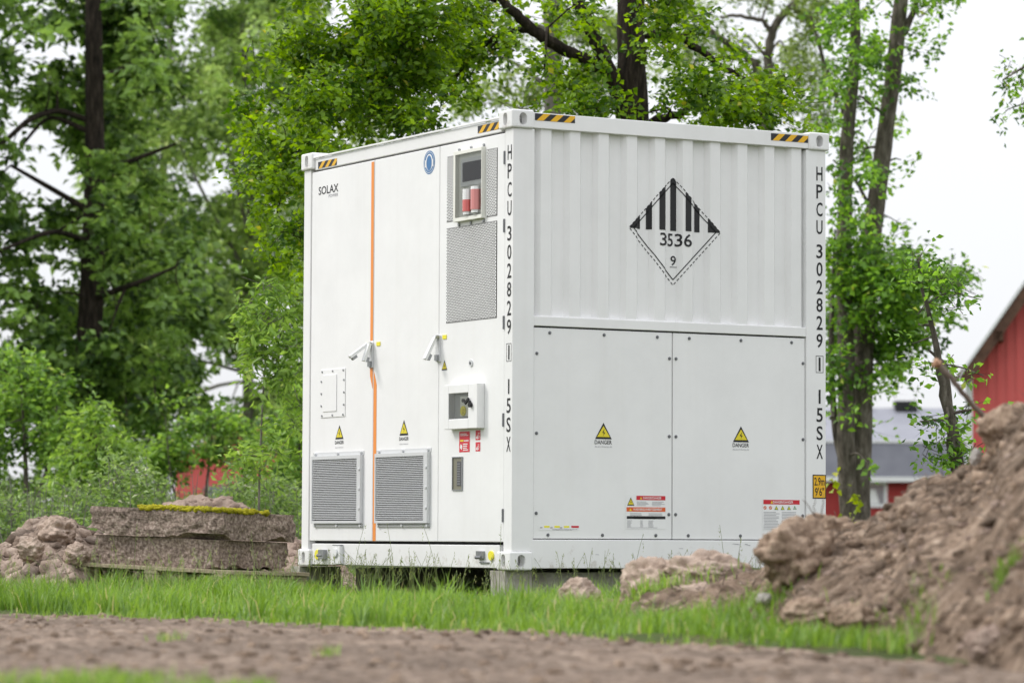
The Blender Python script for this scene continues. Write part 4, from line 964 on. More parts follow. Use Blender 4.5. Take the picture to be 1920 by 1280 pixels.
# ------------------------------------------------------------------ vegetation
UP = np.array([0, 0, 1.0])
def unit(a): return a / np.maximum(np.linalg.norm(a, axis=-1, keepdims=True), 1e-9)
def leaves(C, A, N, L, Wd, fold=0.18):
    A = unit(A); N = unit(N - (N * A).sum(-1, keepdims=True) * A); Sd = np.cross(N, A); L = L[:, None]; Wd = Wd[:, None]
    mid = C + A * L * .48
    V = np.stack([C, mid - Sd * Wd * .5 + N * Wd * fold, C + A * L - N * L * .08, mid + Sd * Wd * .5 + N * Wd * fold], 1).reshape(-1, 3)
    i = np.arange(len(C))[:, None] * 4
    T = np.concatenate([i + np.array([[0, 1, 2]]), i + np.array([[0, 2, 3]])], 1).reshape(-1, 3)
    return V, T
def tube(pts, rad, n=8):
    pts = np.asarray(pts, float); rad = np.asarray(rad, float); m_ = len(pts)
    tn = unit(np.gradient(pts, axis=0)); ref = np.array([1.0, 0.13, 0.05]) if abs(tn[0][0]) < .8 else np.array([0, 1.0, 0])
    a = unit(np.cross(tn, ref)); b = np.cross(tn, a); w = np.linspace(0, 2 * np.pi, n, endpoint=False)
    ring = (a[:, None] * np.cos(w)[None, :, None] + b[:, None] * np.sin(w)[None, :, None]) * rad[:, None, None] + pts[:, None]
    V = ring.reshape(-1, 3); i = np.arange(m_ - 1)[:, None] * n; j = np.arange(n)[None]; j2 = (j + 1) % n
    q = np.stack([i + j, i + j2, i + n + j2, i + n + j], -1).reshape(-1, 4)
    T = np.concatenate([q[:, [0, 1, 2]], q[:, [0, 2, 3]]])
    return V, T
def curve(pts, n):
    pts = np.asarray(pts, float); u = np.linspace(0, len(pts) - 1, n); x = np.arange(len(pts))
    out_ = np.stack([np.interp(u, x, pts[:, k]) for k in range(pts.shape[1])], -1)
    if len(pts) > 2:
        for _ in range(max(1, n // (len(pts) * 2))):
            out_[1:-1] = (out_[:-2] + out_[1:-1] * 2 + out_[2:]) / 4
    return out_
class Tree:
    def __init__(s, name, label, cat, base, leaf, bark, size, group=None, seed=0, droop=.25, per=13, tw=(.30, .60), crown='crown', dm=1.0):
        s.dm = dm
        s.base = np.asarray(base, float); s.e = empty(name, s.base, label, cat, group); s.leaf, s.bark, s.size = leaf, bark, size
        s.g = np.random.default_rng(seed + 1000); s.tv, s.tt, s.n = [], [], 0; s.lv, s.lt, s.tone, s.ln = [], [], [], 0; s.skel = []; s.droop = droop; s.per = per; s.tw = tw; s.crown = crown; s.seed = seed
    def add(s, VT):
        s.tv.append(VT[0]); s.tt.append(VT[1] + s.n); s.n += len(VT[0])
    def limb(s, pts, d=None, n=8, wob=0.0):
        """rows: px, py, depth, radius"""
        a = np.array([list(P(q[0], q[1], q[2])) + [q[3]] for q in pts]); c = curve(a, max(len(a) * 4, 6))
        if wob: c[1:-1, :3] += (s.g.normal(size=(len(c) - 2, 3))) * wob
        r = c[:, 3] * (1 + .10 * (vnoise(c[:, :3], 3.0, s.seed) - .5))
        s.add(tube(c[:, :3], r, n)); s.skel.append(c); return s
    def trunk3(s, pts, n=9):
        a = np.asarray(pts, float); c = curve(a, len(a) * 4); s.add(tube(c[:, :3], c[:, 3], n)); s.skel.append(c); return s
    def bough(s, px, py, d, rx, ry, rd=.8, dens=70, thr=.0, freq=1.6, flat=1.0, link_=True, tone=0.0, size=1.0):
        c = P(px, py, d); k = d / F_PX; rx, rz = rx * k, ry * k; g = s.g
        n = int(dens * s.dm * math.pi * rx * rz)
        if n < 1: return s
        q = unit(g.normal(size=(n, 3))) * (g.uniform(0, 1, (n, 1)) ** .38)
        C = c + q[:, :1] * rx * R2 + q[:, 1:2] * rd * F2 + q[:, 2:] * rz * UP
        if thr > 0:
            kp = fbm(C, freq, 2, 77) > thr; C, q = C[kp], q[kp]; n = len(C)
            if n < 1: return s
        dr = unit(unit(C - c) * .7 + g.normal(size=(n, 3)) * np.array([.55, .55, .35]) - UP * s.droop)
        L = g.uniform(*s.tw, n)
        if link_ and s.skel:
            A = np.concatenate(s.skel); i = np.argmin(((A[:, :3] - c) ** 2).sum(1) + (A[:, 2] > c[2] + 1.5) * 9); st = A[i]
            m_ = (st[:3] + c) / 2 + UP * .12 * np.linalg.norm(st[:3] - c) + g.normal(size=3) * .08
            r0_ = min(st[3] * .6, .012 + .012 * np.linalg.norm(st[:3] - c)); cc = curve(np.array([list(st[:3]) + [r0_], list(m_) + [r0_ * .7], list(c) + [r0_ * .35]]), 9); s.add(tube(cc[:, :3], cc[:, 3], 5)); s.skel.append(cc[4:])
        # thin twigs
        st_ = C - dr * L[:, None] * .5; en = C + dr * L[:, None] * .5; w = .0035
        sd = unit(np.cross(dr, UP + .1)); nm = np.cross(sd, dr)
        VV = np.stack([st_ + sd * w, st_ - sd * w * .5 + nm * w * .87, st_ - sd * w * .5 - nm * w * .87, en], 1).reshape(-1, 3)
        ii = np.arange(n)[:, None] * 4; TT = np.concatenate([ii + np.array([[0, 1, 3]]), ii + np.array([[1, 2, 3]]), ii + np.array([[2, 0, 3]])], 1).reshape(-1, 3)
        s.add((VV, TT))
        p = s.per; u = np.tile((np.arange(p) + .5) / p, (n, 1)) + g.uniform(-.05, .05, (n, p))
        sgn = np.where(np.arange(p) % 2 == 0, 1.0, -1.0)[None, :, None]
        LC = st_[:, None] + (dr * L[:, None])[:, None] * u[..., None] + g.normal(size=(n, p, 3)) * .035
        AX = dr[:, None] * .55 + sd[:, None] * sgn * .8 + g.normal(size=(n, p, 3)) * .45 - UP * .15
        NN = UP[None, None] * .8 + g.normal(size=(n, p, 3)) * .8
        sz = s.size[0] * size * g.uniform(.65, 1.25, (n, p)); wd = sz * s.size[1] * g.uniform(.8, 1.2, (n, p))
        V, T = leaves(LC.reshape(-1, 3), AX.reshape(-1, 3), NN.reshape(-1, 3), sz.ravel(), wd.ravel())
        tn = np.clip(.42 + tone + g.normal(size=(n, 1)) * .28 + g.normal(size=(n, p)) * .18, 0, .94); tn = np.where(g.uniform(size=tn.shape) < .008, 1.0, tn)
        s.lv.append(V); s.lt.append(T + s.ln); s.ln += len(V); s.tone.append(np.repeat(tn.ravel(), 2)); return s
    def done(s, trunk_name='trunk'):
        if s.tv: link(trunk_name, np_mesh(trunk_name, np.concatenate(s.tv) - s.base, np.concatenate(s.tt), [s.bark], smooth=True), s.e)
        if s.lv:
            o = link(s.crown, np_mesh(s.crown, np.concatenate(s.lv) - s.base, np.concatenate(s.lt), [s.leaf], np.concatenate(s.tone)), s.e); o['kind'] = 'stuff'
def gbase(px, d): return W(S(px, d), d, 0.0)

# dark tall tree on the left
d = 46.0; t1 = Tree('dark_tree', 'tall dark tree with straight reddish-brown trunk at the left', 'tree', gbase(165, d), L_dark, M_bark, (.155, .60), seed=1, per=14, tw=(.4, .8), dm=7)
t1.limb([(160, 1065, d, .24), (165, 680, d, .185), (175, 480, d, .16), (178, 250, d, .135), (176, 60, d, .12), (172, -160, d, .10)], n=12)
for q in ([(170, 228, d, .05), (110, 205, d, .045), (55, 222, d - .5, .04), (5, 270, d - .8, .03), (-60, 300, d - 1, .02)], [(172, 250, d, .05), (90, 212, d, .03), (20, 300, d, .02)], [(176, 400, d, .05), (90, 350, d, .04), (20, 310, d, .025)], [(172, 455, d, .05), (100, 430, d - 1, .035), (0, 470, d - 1.2, .02)],
          [(180, 150, d, .05), (230, 130, d, .04), (300, 90, d, .02)], [(180, 330, d, .05), (250, 300, d - .6, .04), (330, 270, d - .8, .02)], [(172, 560, d, .05), (260, 530, d - 1, .04), (330, 500, d - 1, .02)]): t1.limb(q, n=6)
gaps1 = [(95, 85, 30, 16), (35, 150, 24, 12), (20, 215, 24, 12), (100, 275, 28, 10), (40, 320, 22, 8), (120, 350, 26, 10), (310, 60, 24, 16), (340, 95, 20, 16), (210, 210, 8, 12), (60, 870, 40, 20)]
g = np.random.default_rng(21); cnt = 0
while cnt < 640:
    x, y = g.uniform(-430, 380), g.uniform(-150, 780)
    if x > 310 + 40 * math.sin(y * .02) and y < 420: continue
    if y > 330 and g.uniform() < .25: continue
    if any(abs(x - a) < b_ + 22 and abs(y - c) < e_ + 12 for a, c, b_, e_ in gaps1): continue
    low = y > 380
    dd = d + g.uniform(-1.6, 2.2)
    if abs(x - 174) < 75 and (y < 275 or 540 < y < 640): dd = d + g.uniform(1.2, 2.4)
    t1.bough(x, y, dd, g.uniform(30, 56), g.uniform(15, 28), rd=.5, dens=12, thr=.53, freq=2.9, tone=g.uniform(-.3, .25)); cnt += 1
t1.done()
# grey-green tree
d = 54.0; t2 = Tree('grey_green_tree', 'loose grey-green tree with slim pale trunk between the dark tree and the oak', 'tree', gbase(468, d), L_grey, M_bark3, (.165, .46), seed=2, per=14, tw=(.4, .85), droop=.4, dm=6)
t2.limb([(462, 1055, d, .10), (466, 760, d, .09), (463, 560, d, .08), (472, 380, d, .065), (460, 180, d, .055), (450, -120, d, .04)], n=9)
for q in ([(466, 520, d, .04), (400, 400, d, .03), (330, 260, d, .018)], [(468, 450, d, .04), (440, 330, d, .03), (400, 150, d, .02)], [(464, 620, d, .04), (520, 520, d, .03), (570, 440, d, .015)], [(466, 600, d, .04), (400, 560, d, .03), (300, 520, d, .015)], [(470, 300, d, .03), (540, 120, d, .02)]): t2.limb(q, n=6)
gaps2 = [(335, 70, 34, 34), (420, 290, 26, 24), (390, 330, 40, 20), (350, 365, 24, 16), (395, 690, 45, 34), (440, 720, 30, 30), (370, 750, 34, 22), (320, 190, 26, 16), (520, 600, 26, 30), (545, 680, 20, 34), (340, 645, 30, 14), (300, 870, 20, 20)]
cnt = 0
while cnt < 330:
    x, y = g.uniform(185, 600), g.uniform(-150, 800)
    if any(abs(x - a) < b_ + 18 and abs(y - c) < e_ + 10 for a, c, b_, e_ in gaps2): continue
    t2.bough(x, y, d + g.uniform(-2.2, 2.2), g.uniform(32, 54), g.uniform(20, 36), rd=.8, dens=13, thr=.53, freq=2.6, tone=g.uniform(-.3, .25)); cnt += 1
t2.done()
d = 61.0; t2b = Tree('grey_green_tree', 'farthest grey-green tree, its stem rising right of the dark trunk behind the loose foliage', 'tree', gbase(300, d), L_grey, M_bark3, (.19, .48), seed=12, per=14, tw=(.45, .9), droop=.4, dm=6)
t2b.limb([(300, 1050, d, .13), (305, 700, d, .11), (300, 400, d, .09), (318, 150, d, .07), (320, -120, d, .05)], n=8)
for q in ([(302, 600, d, .05), (380, 450, d, .02)], [(302, 480, d, .05), (240, 350, d, .02)], [(310, 300, d, .04), (420, 170, d, .02)]): t2b.limb(q, n=5)
cnt = 0
while cnt < 95:
    x, y = g.uniform(170, 600), g.uniform(-140, 850)
    if any(abs(x - a) < b_ + 20 and abs(y - c) < e_ + 12 for a, c, b_, e_ in gaps2): continue
    t2b.bough(x, y, d + g.uniform(-2.5, 2.5), g.uniform(34, 56), g.uniform(20, 34), rd=.9, dens=10, thr=.53, freq=2.3, tone=g.uniform(-.25, .3)); cnt += 1
t2b.done()
# oak behind the container
d = 29.0; ok = Tree('oak_tree', 'large oak with black-brown trunk and yellow-green leaves spreading above the container', 'tree', gbase(1195, d), L_oak, M_bark, (.068, .60), seed=3, per=13, tw=(.22, .48), droop=.15, dm=5.6)
ok.limb([(1200, 1120, d, .20), (1196, 560, d, .155), (1190, 230, d, .130), (1184, 110, d, .128), (1182, 0, d, .122), (1180, -140, d, .115)], n=14, wob=.004)
ok.limb([(1196, 330, d, .08), (1176, 225, d, .078), (1150, 150, d - .1, .072), (1118, 75, d - .15, .064), (1092, 20, d - .2, .058), (1060, -70, d - .2, .05)], n=10, wob=.006)
ok.limb([(1142, 140, d - .1, .060), (1100, 112, d - .2, .056), (1045, 88, d - .3, .052), (1000, 58, d - .3, .048), (965, 24, d - .4, .042), (900, -50, d - .5, .03)], n=10, wob=.006)
ok.limb([(1000, 58, d - .3, .03), (930, 60, d - .2, .022), (850, 150, d, .018), (780, 200, d - .3, .018), (745, 255, d - .4, .012)], n=6, wob=.01)
ok.limb([(930, 0, d - .4, .03), (800, -20, d - .2, .022), (640, 90, d + .1, .016), (550, 220, d + .1, .011), (520, 400, d, .007)], n=6, wob=.01)
ok.limb([(1190, 60, d, .05), (1280, 70, d + .2, .04), (1360, 130, d + .2, .03), (1440, 170, d + .2, .015)], n=6, wob=.01)
ok.limb([(1192, 240, d, .05), (1260, 215, d - .3, .035), (1330, 200, d - .4, .025), (1420, 230, d - .4, .012)], n=6, wob=.01)
for x, y, rx, ry, dn in [(470, 205, 45, 32, 60), (500, 255, 55, 40, 75), (480, 300, 35, 28, 60), (525, 330, 45, 40, 70), (510, 395, 40, 45, 62), (560, 440, 40, 40, 55), (545, 500, 34, 34, 40), (505, 470, 22, 24, 40), (455, 345, 20, 26, 40), (560, 270, 70, 50, 75), (600, 180, 80, 60, 80), (560, 100, 60, 50, 70), (650, 90, 80, 60, 78), (690, 190, 90, 70, 85), (620, 300, 60, 40, 60),
                         (720, 60, 70, 60, 80), (770, 140, 80, 60, 85), (800, 50, 70, 55, 80), (770, 225, 70, 40, 70), (850, 110, 60, 50, 72), (700, 20, 80, 50, 70), (880, 30, 60, 40, 70), (860, 180, 40, 30, 40), (940, 90, 50, 34, 34), (950, 10, 60, 36, 60), (1040, 30, 40, 30, 40), (1020, 130, 40, 26, 45), (1075, 165, 55, 34, 65), (1120, 200, 50, 26, 60), (1060, 225, 50, 22, 60), (1110, 40, 28, 32, 40), (1135, 120, 30, 30, 30), (985, 195, 34, 22, 34), (720, 290, 40, 18, 40),
                         (1195, 105, 24, 22, 80), (1235, 40, 44, 34, 60), (1250, 100, 44, 30, 45), (1200, 215, 44, 24, 80), (1265, 190, 60, 34, 75), (1320, 160, 60, 34, 75), (1370, 110, 50, 30, 45), (1390, 190, 66, 34, 80), (1450, 165, 40, 28, 70), (1330, 225, 60, 24, 70), (1430, 225, 44, 20, 60), (1480, 195, 26, 20, 45), (1500, 250, 26, 16, 40), (1300, 55, 44, 28, 40), (1250, -30, 70, 40, 60), (1100, -60, 80, 40, 60), (950, -70, 90, 40, 60), (800, -60, 100, 50, 60), (620, -40, 110, 60, 50), (480, 130, 40, 30, 30)]:
    ok.bough(x, y, d + g.uniform(-1.4, .5) - .4, rx, ry, rd=.6, dens=dn * 1.35, thr=.44, freq=3.0, tone=g.uniform(-.25, .2))
ok.done()
# pale tree behind the oak
d = 43.0; t3 = Tree('pale_tree', 'pale thin-leaved tree with grey trunk seen just left of the oak trunk', 'tree', gbase(1040, d), L_pale, M_bark3, (.09, .5), seed=4, per=12, tw=(.3, .6), dm=10)
t3.limb([(1042, 1070, d, .17), (1040, 300, d, .14), (1038, 150, d, .125), (1034, 0, d, .115), (1030, -120, d, .10)], n=10)
for q in ([(1038, 170, d, .04), (970, 120, d, .03), (900, 90, d, .015)], [(1036, 60, d, .04), (960, 30, d, .02)], [(1040, 230, d, .04), (940, 190, d, .02), (880, 180, d, .01)]): t3.limb(q, n=6)
for x, y, rx, ry, dn in [(900, 190, 50, 40, 34), (950, 150, 46, 26, 22), (880, 120, 40, 30, 24), (1000, 180, 40, 30, 30), (960, 60, 40, 30, 22), (860, 60, 40, 40, 24), (1100, 160, 40, 50, 36), (1075, 60, 40, 40, 30), (1150, 60, 30, 50, 30), (960, 225, 30, 20, 26), (1100, 230, 50, 24, 40), (640, 290, 40, 24, 28), (700, 250, 60, 30, 22), (1240, 140, 30, 40, 16), (1010, -50, 80, 40, 25)]:
    t3.bough(x, y, d + g.uniform(-1, 1), rx, ry, rd=.9, dens=dn, thr=.49, freq=2.4, tone=g.uniform(-.1, .15))
t3.done()
# thin grey tree to the right of the oak
d = 47.0; t5 = Tree('thin_tree', 'thin twisted tree with grey-green leaves between the oak and the twin trunks', 'tree', gbase(1440, d), L_pale, M_bark2, (.085, .5), seed=5, per=11, tw=(.3, .6), dm=9)
t5.limb([(1436, 1060, d, .13), (1438, 300, d, .10), (1436, 170, d, .085), (1410, 110, d, .06), (1360, 80, d, .05), (1300, 30, d, .03)], n=9, wob=.01)
t5.limb([(1437, 190, d, .07), (1443, 90, d, .065), (1452, 45, d, .06), (1482, 15, d, .05), (1520, -30, d, .045)], n=8, wob=.008)
t5.limb([(1446, 60, d, .04), (1430, 38, d, .035), (1390, 30, d, .028), (1350, 32, d, .02)], n=6, wob=.008)
t5.limb([(1440, 110, d, .03), (1410, 75, d, .02), (1395, 62, d, .012)], n=5)
t5.limb([(1482, 12, d, .04), (1520, 40, d, .035), (1540, 90, d, .03), (1548, 180, d, .02)], n=6)
for x, y, rx, ry, dn in [(1300, 40, 44, 34, 22), (1340, 70, 40, 30, 22), (1390, 95, 50, 30, 26), (1300, 120, 40, 34, 20), (1480, 110, 40, 40, 20), (1520, 60, 36, 40, 24), (1500, 150, 40, 34, 26), (1540, 200, 30, 30, 26), (1520, 10, 60, 24, 26), (1430, -10, 60, 24, 26), (1330, -10, 60, 24, 26), (1470, 215, 36, 24, 24), (1420, 150, 34, 26, 20), (1560, 130, 30, 30, 22), (1535, 240, 26, 16, 18), (1270, 10, 40, 34, 28), (1350, 150, 30, 30, 14)]:
    t5.bough(x, y, d + g.uniform(-1, 1), rx, ry, rd=.9, dens=dn * 1.1, thr=.47, freq=2.6, tone=g.uniform(-.15, .1))
t5.done()
# twin trunks right of the container
d = 37.0; t4 = Tree('twin_trunk_tree', 'tall tree with two grey trunks just right of the container', 'tree', gbase(1603, d), L_mid, M_bark2, (.085, .62), seed=6, per=10, tw=(.25, .55), droop=.3, dm=6.5)
t4.limb([(1606, 1080, d, .19), (1606, 960, d, .155), (1614, 760, d, .135), (1622, 560, d, .118), (1640, 400, d, .105), (1662, 230, d, .095), (1686, 60, d, .085), (1694, -120, d, .07)], n=12, wob=.004)
t4.limb([(1598, 1010, d - .05, .12), (1586, 880, d - .15, .105), (1588, 700, d - .2, .095), (1582, 500, d - .2, .085), (1584, 330, d - .2, .080), (1596, 180, d - .2, .068), (1606, 50, d - .2, .055), (1604, -120, d - .2, .04)], n=10, wob=.004)
t4.limb([(1590, 900, d - .1, .045), (1566, 820, d - .1, .040), (1558, 680, d - .1, .034), (1560, 560, d - .1, .025), (1566, 430, d, .012)], n=6)
for q in ([(1684, 80, d, .05), (1715, 20, d, .035), (1740, -60, d, .02)], [(1640, 400, d, .02), (1600, 330, d, .02), (1562, 300, d, .01)], [(1664, 220, d, .02), (1610, 180, d, .015)], [(1625, 530, d, .03), (1690, 500, d - .3, .02), (1760, 520, d - .5, .012), (1830, 552, d - .6, .006)], [(1590, 230, d, .025), (1555, 150, d, .02), (1520, 30, d, .012)], [(1612, 740, d, .02), (1650, 690, d, .012), (1700, 690, d, .006)]): t4.limb(q, n=6, wob=.006)
for x, y, rx, ry, dn in [(1560, 60, 40, 50, 34), (1610, 30, 40, 40, 36), (1640, 90, 34, 40, 34), (1570, 150, 34, 36, 34), (1600, 200, 40, 40, 36), (1650, 170, 30, 40, 28), (1700, 90, 40, 40, 40), (1740, 20, 44, 40, 44), (1720, -30, 60, 30, 40), (1770, -10, 30, 30, 24), (1700, 170, 34, 26, 30), (1740, 100, 24, 20, 20), (1560, 240, 26, 34, 28), (1620, 290, 36, 30, 32), (1690, 230, 26, 22, 26), (1680, 150, 24, 30, 20), (1585, 330, 30, 30, 32), (1570, 400, 24, 34, 34), (1690, 300, 30, 22, 26), (1680, 350, 30, 18, 24), (1640, 330, 30, 34, 30), (1610, 420, 34, 34, 36), (1690, 420, 34, 24, 22), (1720, 360, 24, 14, 16),
                         (1575, 480, 28, 40, 44), (1640, 490, 50, 40, 55), (1610, 540, 60, 40, 60), (1680, 540, 56, 36, 60), (1730, 520, 46, 26, 50), (1770, 540, 40, 26, 44), (1810, 550, 26, 12, 26), (1640, 590, 70, 30, 62), (1570, 570, 24, 40, 46), (1690, 610, 50, 24, 50), (1600, 640, 46, 34, 50), (1720, 590, 40, 22, 40), (1740, 640, 36, 14, 24), (1650, 660, 36, 24, 36), (1565, 690, 18, 44, 40), (1612, 700, 24, 34, 46), (1680, 690, 30, 20, 24), (1660, 730, 30, 16, 18), (1600, 780, 26, 30, 34), (1640, 800, 16, 24, 20), (1560, 790, 14, 30, 26), (1630, 870, 20, 18, 22), (1700, 740, 20, 12, 10), (1600, 100, 30, 30, 26), (1660, 520, 60, 34, 50), (1720, 560, 54, 26, 50), (1790, 520, 40, 22, 44), (1700, 480, 40, 18, 40), (1680, 640, 50, 22, 40), (1640, 620, 50, 24, 44), (1570, 620, 22, 40, 44), (1575, 740, 20, 34, 36), (1660, 700, 34, 16, 26), (1760, 590, 40, 14, 30), (1590, 260, 30, 30, 30), (1570, 350, 26, 40, 34), (1620, 120, 34, 34, 34), (1575, 20, 34, 34, 34), (1660, 30, 34, 30, 34)]:
    t4.bough(x, y, d + g.uniform(-.9, .7), rx, ry, rd=.55, dens=dn * (1.35 if 460 < y < 720 else .72), thr=.44, freq=3.0, tone=g.uniform(-.25, .2))
t4.done()
tw = Tree('sprouting_shrub', 'few yellow-green sprouts at the foot of the twin trunks', 'shrub', gbase(1585, 34), L_lime, M_bark2, (.10, .75), seed=16, per=4, tw=(.2, .4))
tw.limb([(1575, 1030, 34, .01), (1580, 960, 34, .008), (1600, 900, 34, .004)], n=5)
for x, y, rx, ry in ((1572, 905, 16, 16), (1598, 930, 20, 16), (1580, 965, 26, 18), (1606, 965, 14, 14)): tw.bough(x, y, 34, rx, ry, rd=.15, dens=90)
tw.done('stem')
# sapling behind the heap
d = 23.0; sp_ = Tree('sapling', 'slim leaning sapling behind the soil heap, in front of the grey roof', 'sapling', gbase(1797, d), L_mid, M_bark2, (.060, .55), seed=7, per=10, tw=(.16, .34), dm=1.3)
sp_.limb([(1800, 1110, d, .06), (1796, 900, d, .050), (1788, 800, d, .042), (1768, 735, d, .034), (1755, 640, d, .020), (1735, 570, d, .014), (1722, 490, d, .008)], n=8, wob=.004)
sp_.limb([(1782, 790, d, .03), (1776, 720, d, .026), (1770, 680, d, .018), (1740, 655, d, .008)], n=6)
for q in ([(1735, 570, d, .008), (1780, 545, d, .006), (1840, 562, d, .003)], [(1750, 630, d, .007), (1710, 645, d, .004)], [(1758, 680, d, .008), (1810, 690, d, .005), (1845, 705, d, .003)]): sp_.limb(q, n=5)
for x, y, rx, ry, dn in [(1720, 490, 46, 26, 170), (1760, 525, 50, 22, 170), (1700, 530, 30, 20, 120), (1800, 540, 40, 18, 140), (1835, 555, 20, 8, 120), (1790, 585, 36, 18, 120), (1740, 570, 36, 18, 130), (1730, 610, 34, 8, 100), (1790, 632, 30, 6, 60), (1705, 640, 26, 16, 150), (1735, 680, 34, 20, 150), (1780, 690, 40, 20, 180), (1825, 700, 26, 14, 130), (1725, 790, 20, 18, 120), (1760, 800, 36, 26, 190), (1800, 830, 40, 26, 200), (1750, 850, 34, 22, 170), (1820, 770, 30, 24, 130), (1780, 870, 40, 20, 160), (1830, 840, 24, 14, 140), (1840, 720, 26, 10, 60)]:
    sp_.bough(x, y, d + g.uniform(-.25, .25), rx, ry, rd=.22, dens=dn * .8, thr=.25, freq=3, tone=g.uniform(-.15, .1))
sp_.done()
# tree outside the frame whose branch tips reach in at the right
d = 31.0; t7 = Tree('overhanging_tree', 'leafy branch tips hanging in against the white sky at the right edge', 'tree', gbase(2300, d), L_mid, M_bark2, (.075, .5), seed=8, per=9, tw=(.2, .4), droop=.5, dm=1.6)
t7.limb([(2300, 1130, d, .18), (2290, 500, d, .15), (2280, 100, d, .12), (2270, -100, d, .09)], n=9)
t7.limb([(2282, 160, d, .06), (2150, 60, d, .045), (2020, 80, d, .03), (1930, 120, d, .015), (1880, 150, d, .006)], n=6)
t7.limb([(2020, 80, d, .02), (1960, 180, d, .012), (1890, 205, d, .005)], n=5)
for x, y, rx, ry, dn in [(1900, 135, 40, 18, 60), (1880, 165, 30, 18, 60), (1925, 160, 34, 24, 60), (1895, 205, 24, 16, 56), (1880, 225, 18, 12, 40), (1920, 200, 24, 20, 50), (1960, 100, 50, 40, 50), (2020, 60, 60, 50, 50), (2100, 100, 80, 60, 40), (2200, 60, 90, 70, 40), (2280, -40, 120, 70, 40), (2280, 160, 100, 80, 40)]:
    t7.bough(x, y, d + g.uniform(-.3, .3), rx, ry, rd=.3, dens=dn, thr=.28, freq=2.5, tone=g.uniform(-.25, -.02))
t7.done()
# bushes and saplings on the left
def bush(name, label, cat, px, d, leaf, size, lst, seed, stems, per=11, tw_=(.2, .42), droop=.2, thr=.3, bark=M_bark2, group=None):
    b_ = Tree(name, label, cat, gbase(px, d), leaf, bark, size, seed=seed, per=per, tw=tw_, droop=droop, crown='foliage', group=group, dm=3.4)
    for q in stems: b_.limb(q, n=5)
    for x, y, rx, ry, dn in lst: b_.bough(x, y, d + g.uniform(-.4, .4), rx, ry, rd=.35, dens=dn * 1.7, thr=max(thr + .14, .42), freq=2.8, tone=g.uniform(-.1, .14))
    b_.done('stem')
d = 34.0
bush('ash_bush', 'bright bushy young ash in front of the dark tree trunk', 'shrub', 185, d, L_ash, (.10, .38), [(178, 775, 40, 24, 60), (150, 810, 34, 26, 60), (205, 815, 44, 26, 64), (180, 850, 60, 26, 70), (140, 860, 40, 26, 56), (225, 860, 34, 30, 60), (170, 900, 60, 26, 66), (215, 910, 44, 24, 60), (130, 905, 34, 22, 50), (238, 835, 20, 20, 40)], 31,
     [[(185, 1110, d, .03), (182, 950, d, .022), (180, 790, d, .008)], [(185, 1080, d, .02), (220, 940, d, .012), (230, 840, d, .005)], [(180, 1080, d, .02), (145, 940, d, .012), (135, 830, d, .005)]])
d = 37.0
bush('leafy_bush', 'dark rounded bush at the left edge below the tree branches', 'shrub', 50, d, L_bush, (.085, .55), [(30, 720, 60, 30, 60), (70, 760, 50, 30, 64), (10, 790, 50, 34, 60), (100, 800, 40, 34, 60), (60, 830, 50, 24, 56), (110, 850, 30, 30, 56), (-30, 760, 50, 50, 60), (-20, 850, 40, 30, 44), (110, 720, 36, 30, 50), (40, 680, 60, 24, 44), (120, 900, 30, 30, 50)], 32,
     [[(50, 1090, d, .04), (50, 900, d, .03), (40, 720, d, .01)], [(50, 1000, d, .03), (95, 860, d, .02), (110, 730, d, .006)]])
d = 40.0
bush('leafy_bush', 'mid-green bush in front of the red shed', 'shrub', 395, d, L_bush, (.085, .55), [(335, 800, 40, 26, 48), (390, 800, 50, 22, 46), (440, 800, 30, 20, 34), (320, 850, 44, 30, 60), (380, 845, 40, 18, 40), (420, 850, 26, 18, 40), (300, 890, 40, 26, 64), (360, 880, 30, 14, 34), (450, 865, 24, 12, 30), (300, 760, 34, 24, 30), (345, 765, 34, 18, 30), (430, 770, 40, 18, 40), (395, 895, 24, 12, 24), (270, 850, 30, 40, 50), (470, 800, 30, 26, 44)], 33,
     [[(380, 1070, d, .04), (385, 940, d, .025), (400, 790, d, .006)], [(360, 1050, d, .03), (320, 900, d, .015), (310, 780, d, .006)], [(390, 1050, d, .03), (440, 880, d, .015), (450, 780, d, .006)]])
bush('leafy_bush', 'green bush growing against the container\'s far left edge', 'shrub', 555, 36.0, L_bush, (.09, .5), [(560, 760, 30, 40, 60), (530, 800, 34, 34, 60), (570, 850, 40, 40, 66), (530, 870, 36, 30, 60), (550, 920, 40, 34, 60), (590, 780, 40, 60, 60), (520, 920, 24, 26, 50), (560, 970, 40, 26, 50), (600, 900, 50, 60, 50), (545, 700, 30, 34, 40)], 34,
     [[(560, 1090, 36, .03), (560, 900, 36, .02), (565, 740, 36, .008)], [(550, 1050, 36, .03), (525, 900, 36, .012), (520, 800, 36, .006)]])
d = 27.0
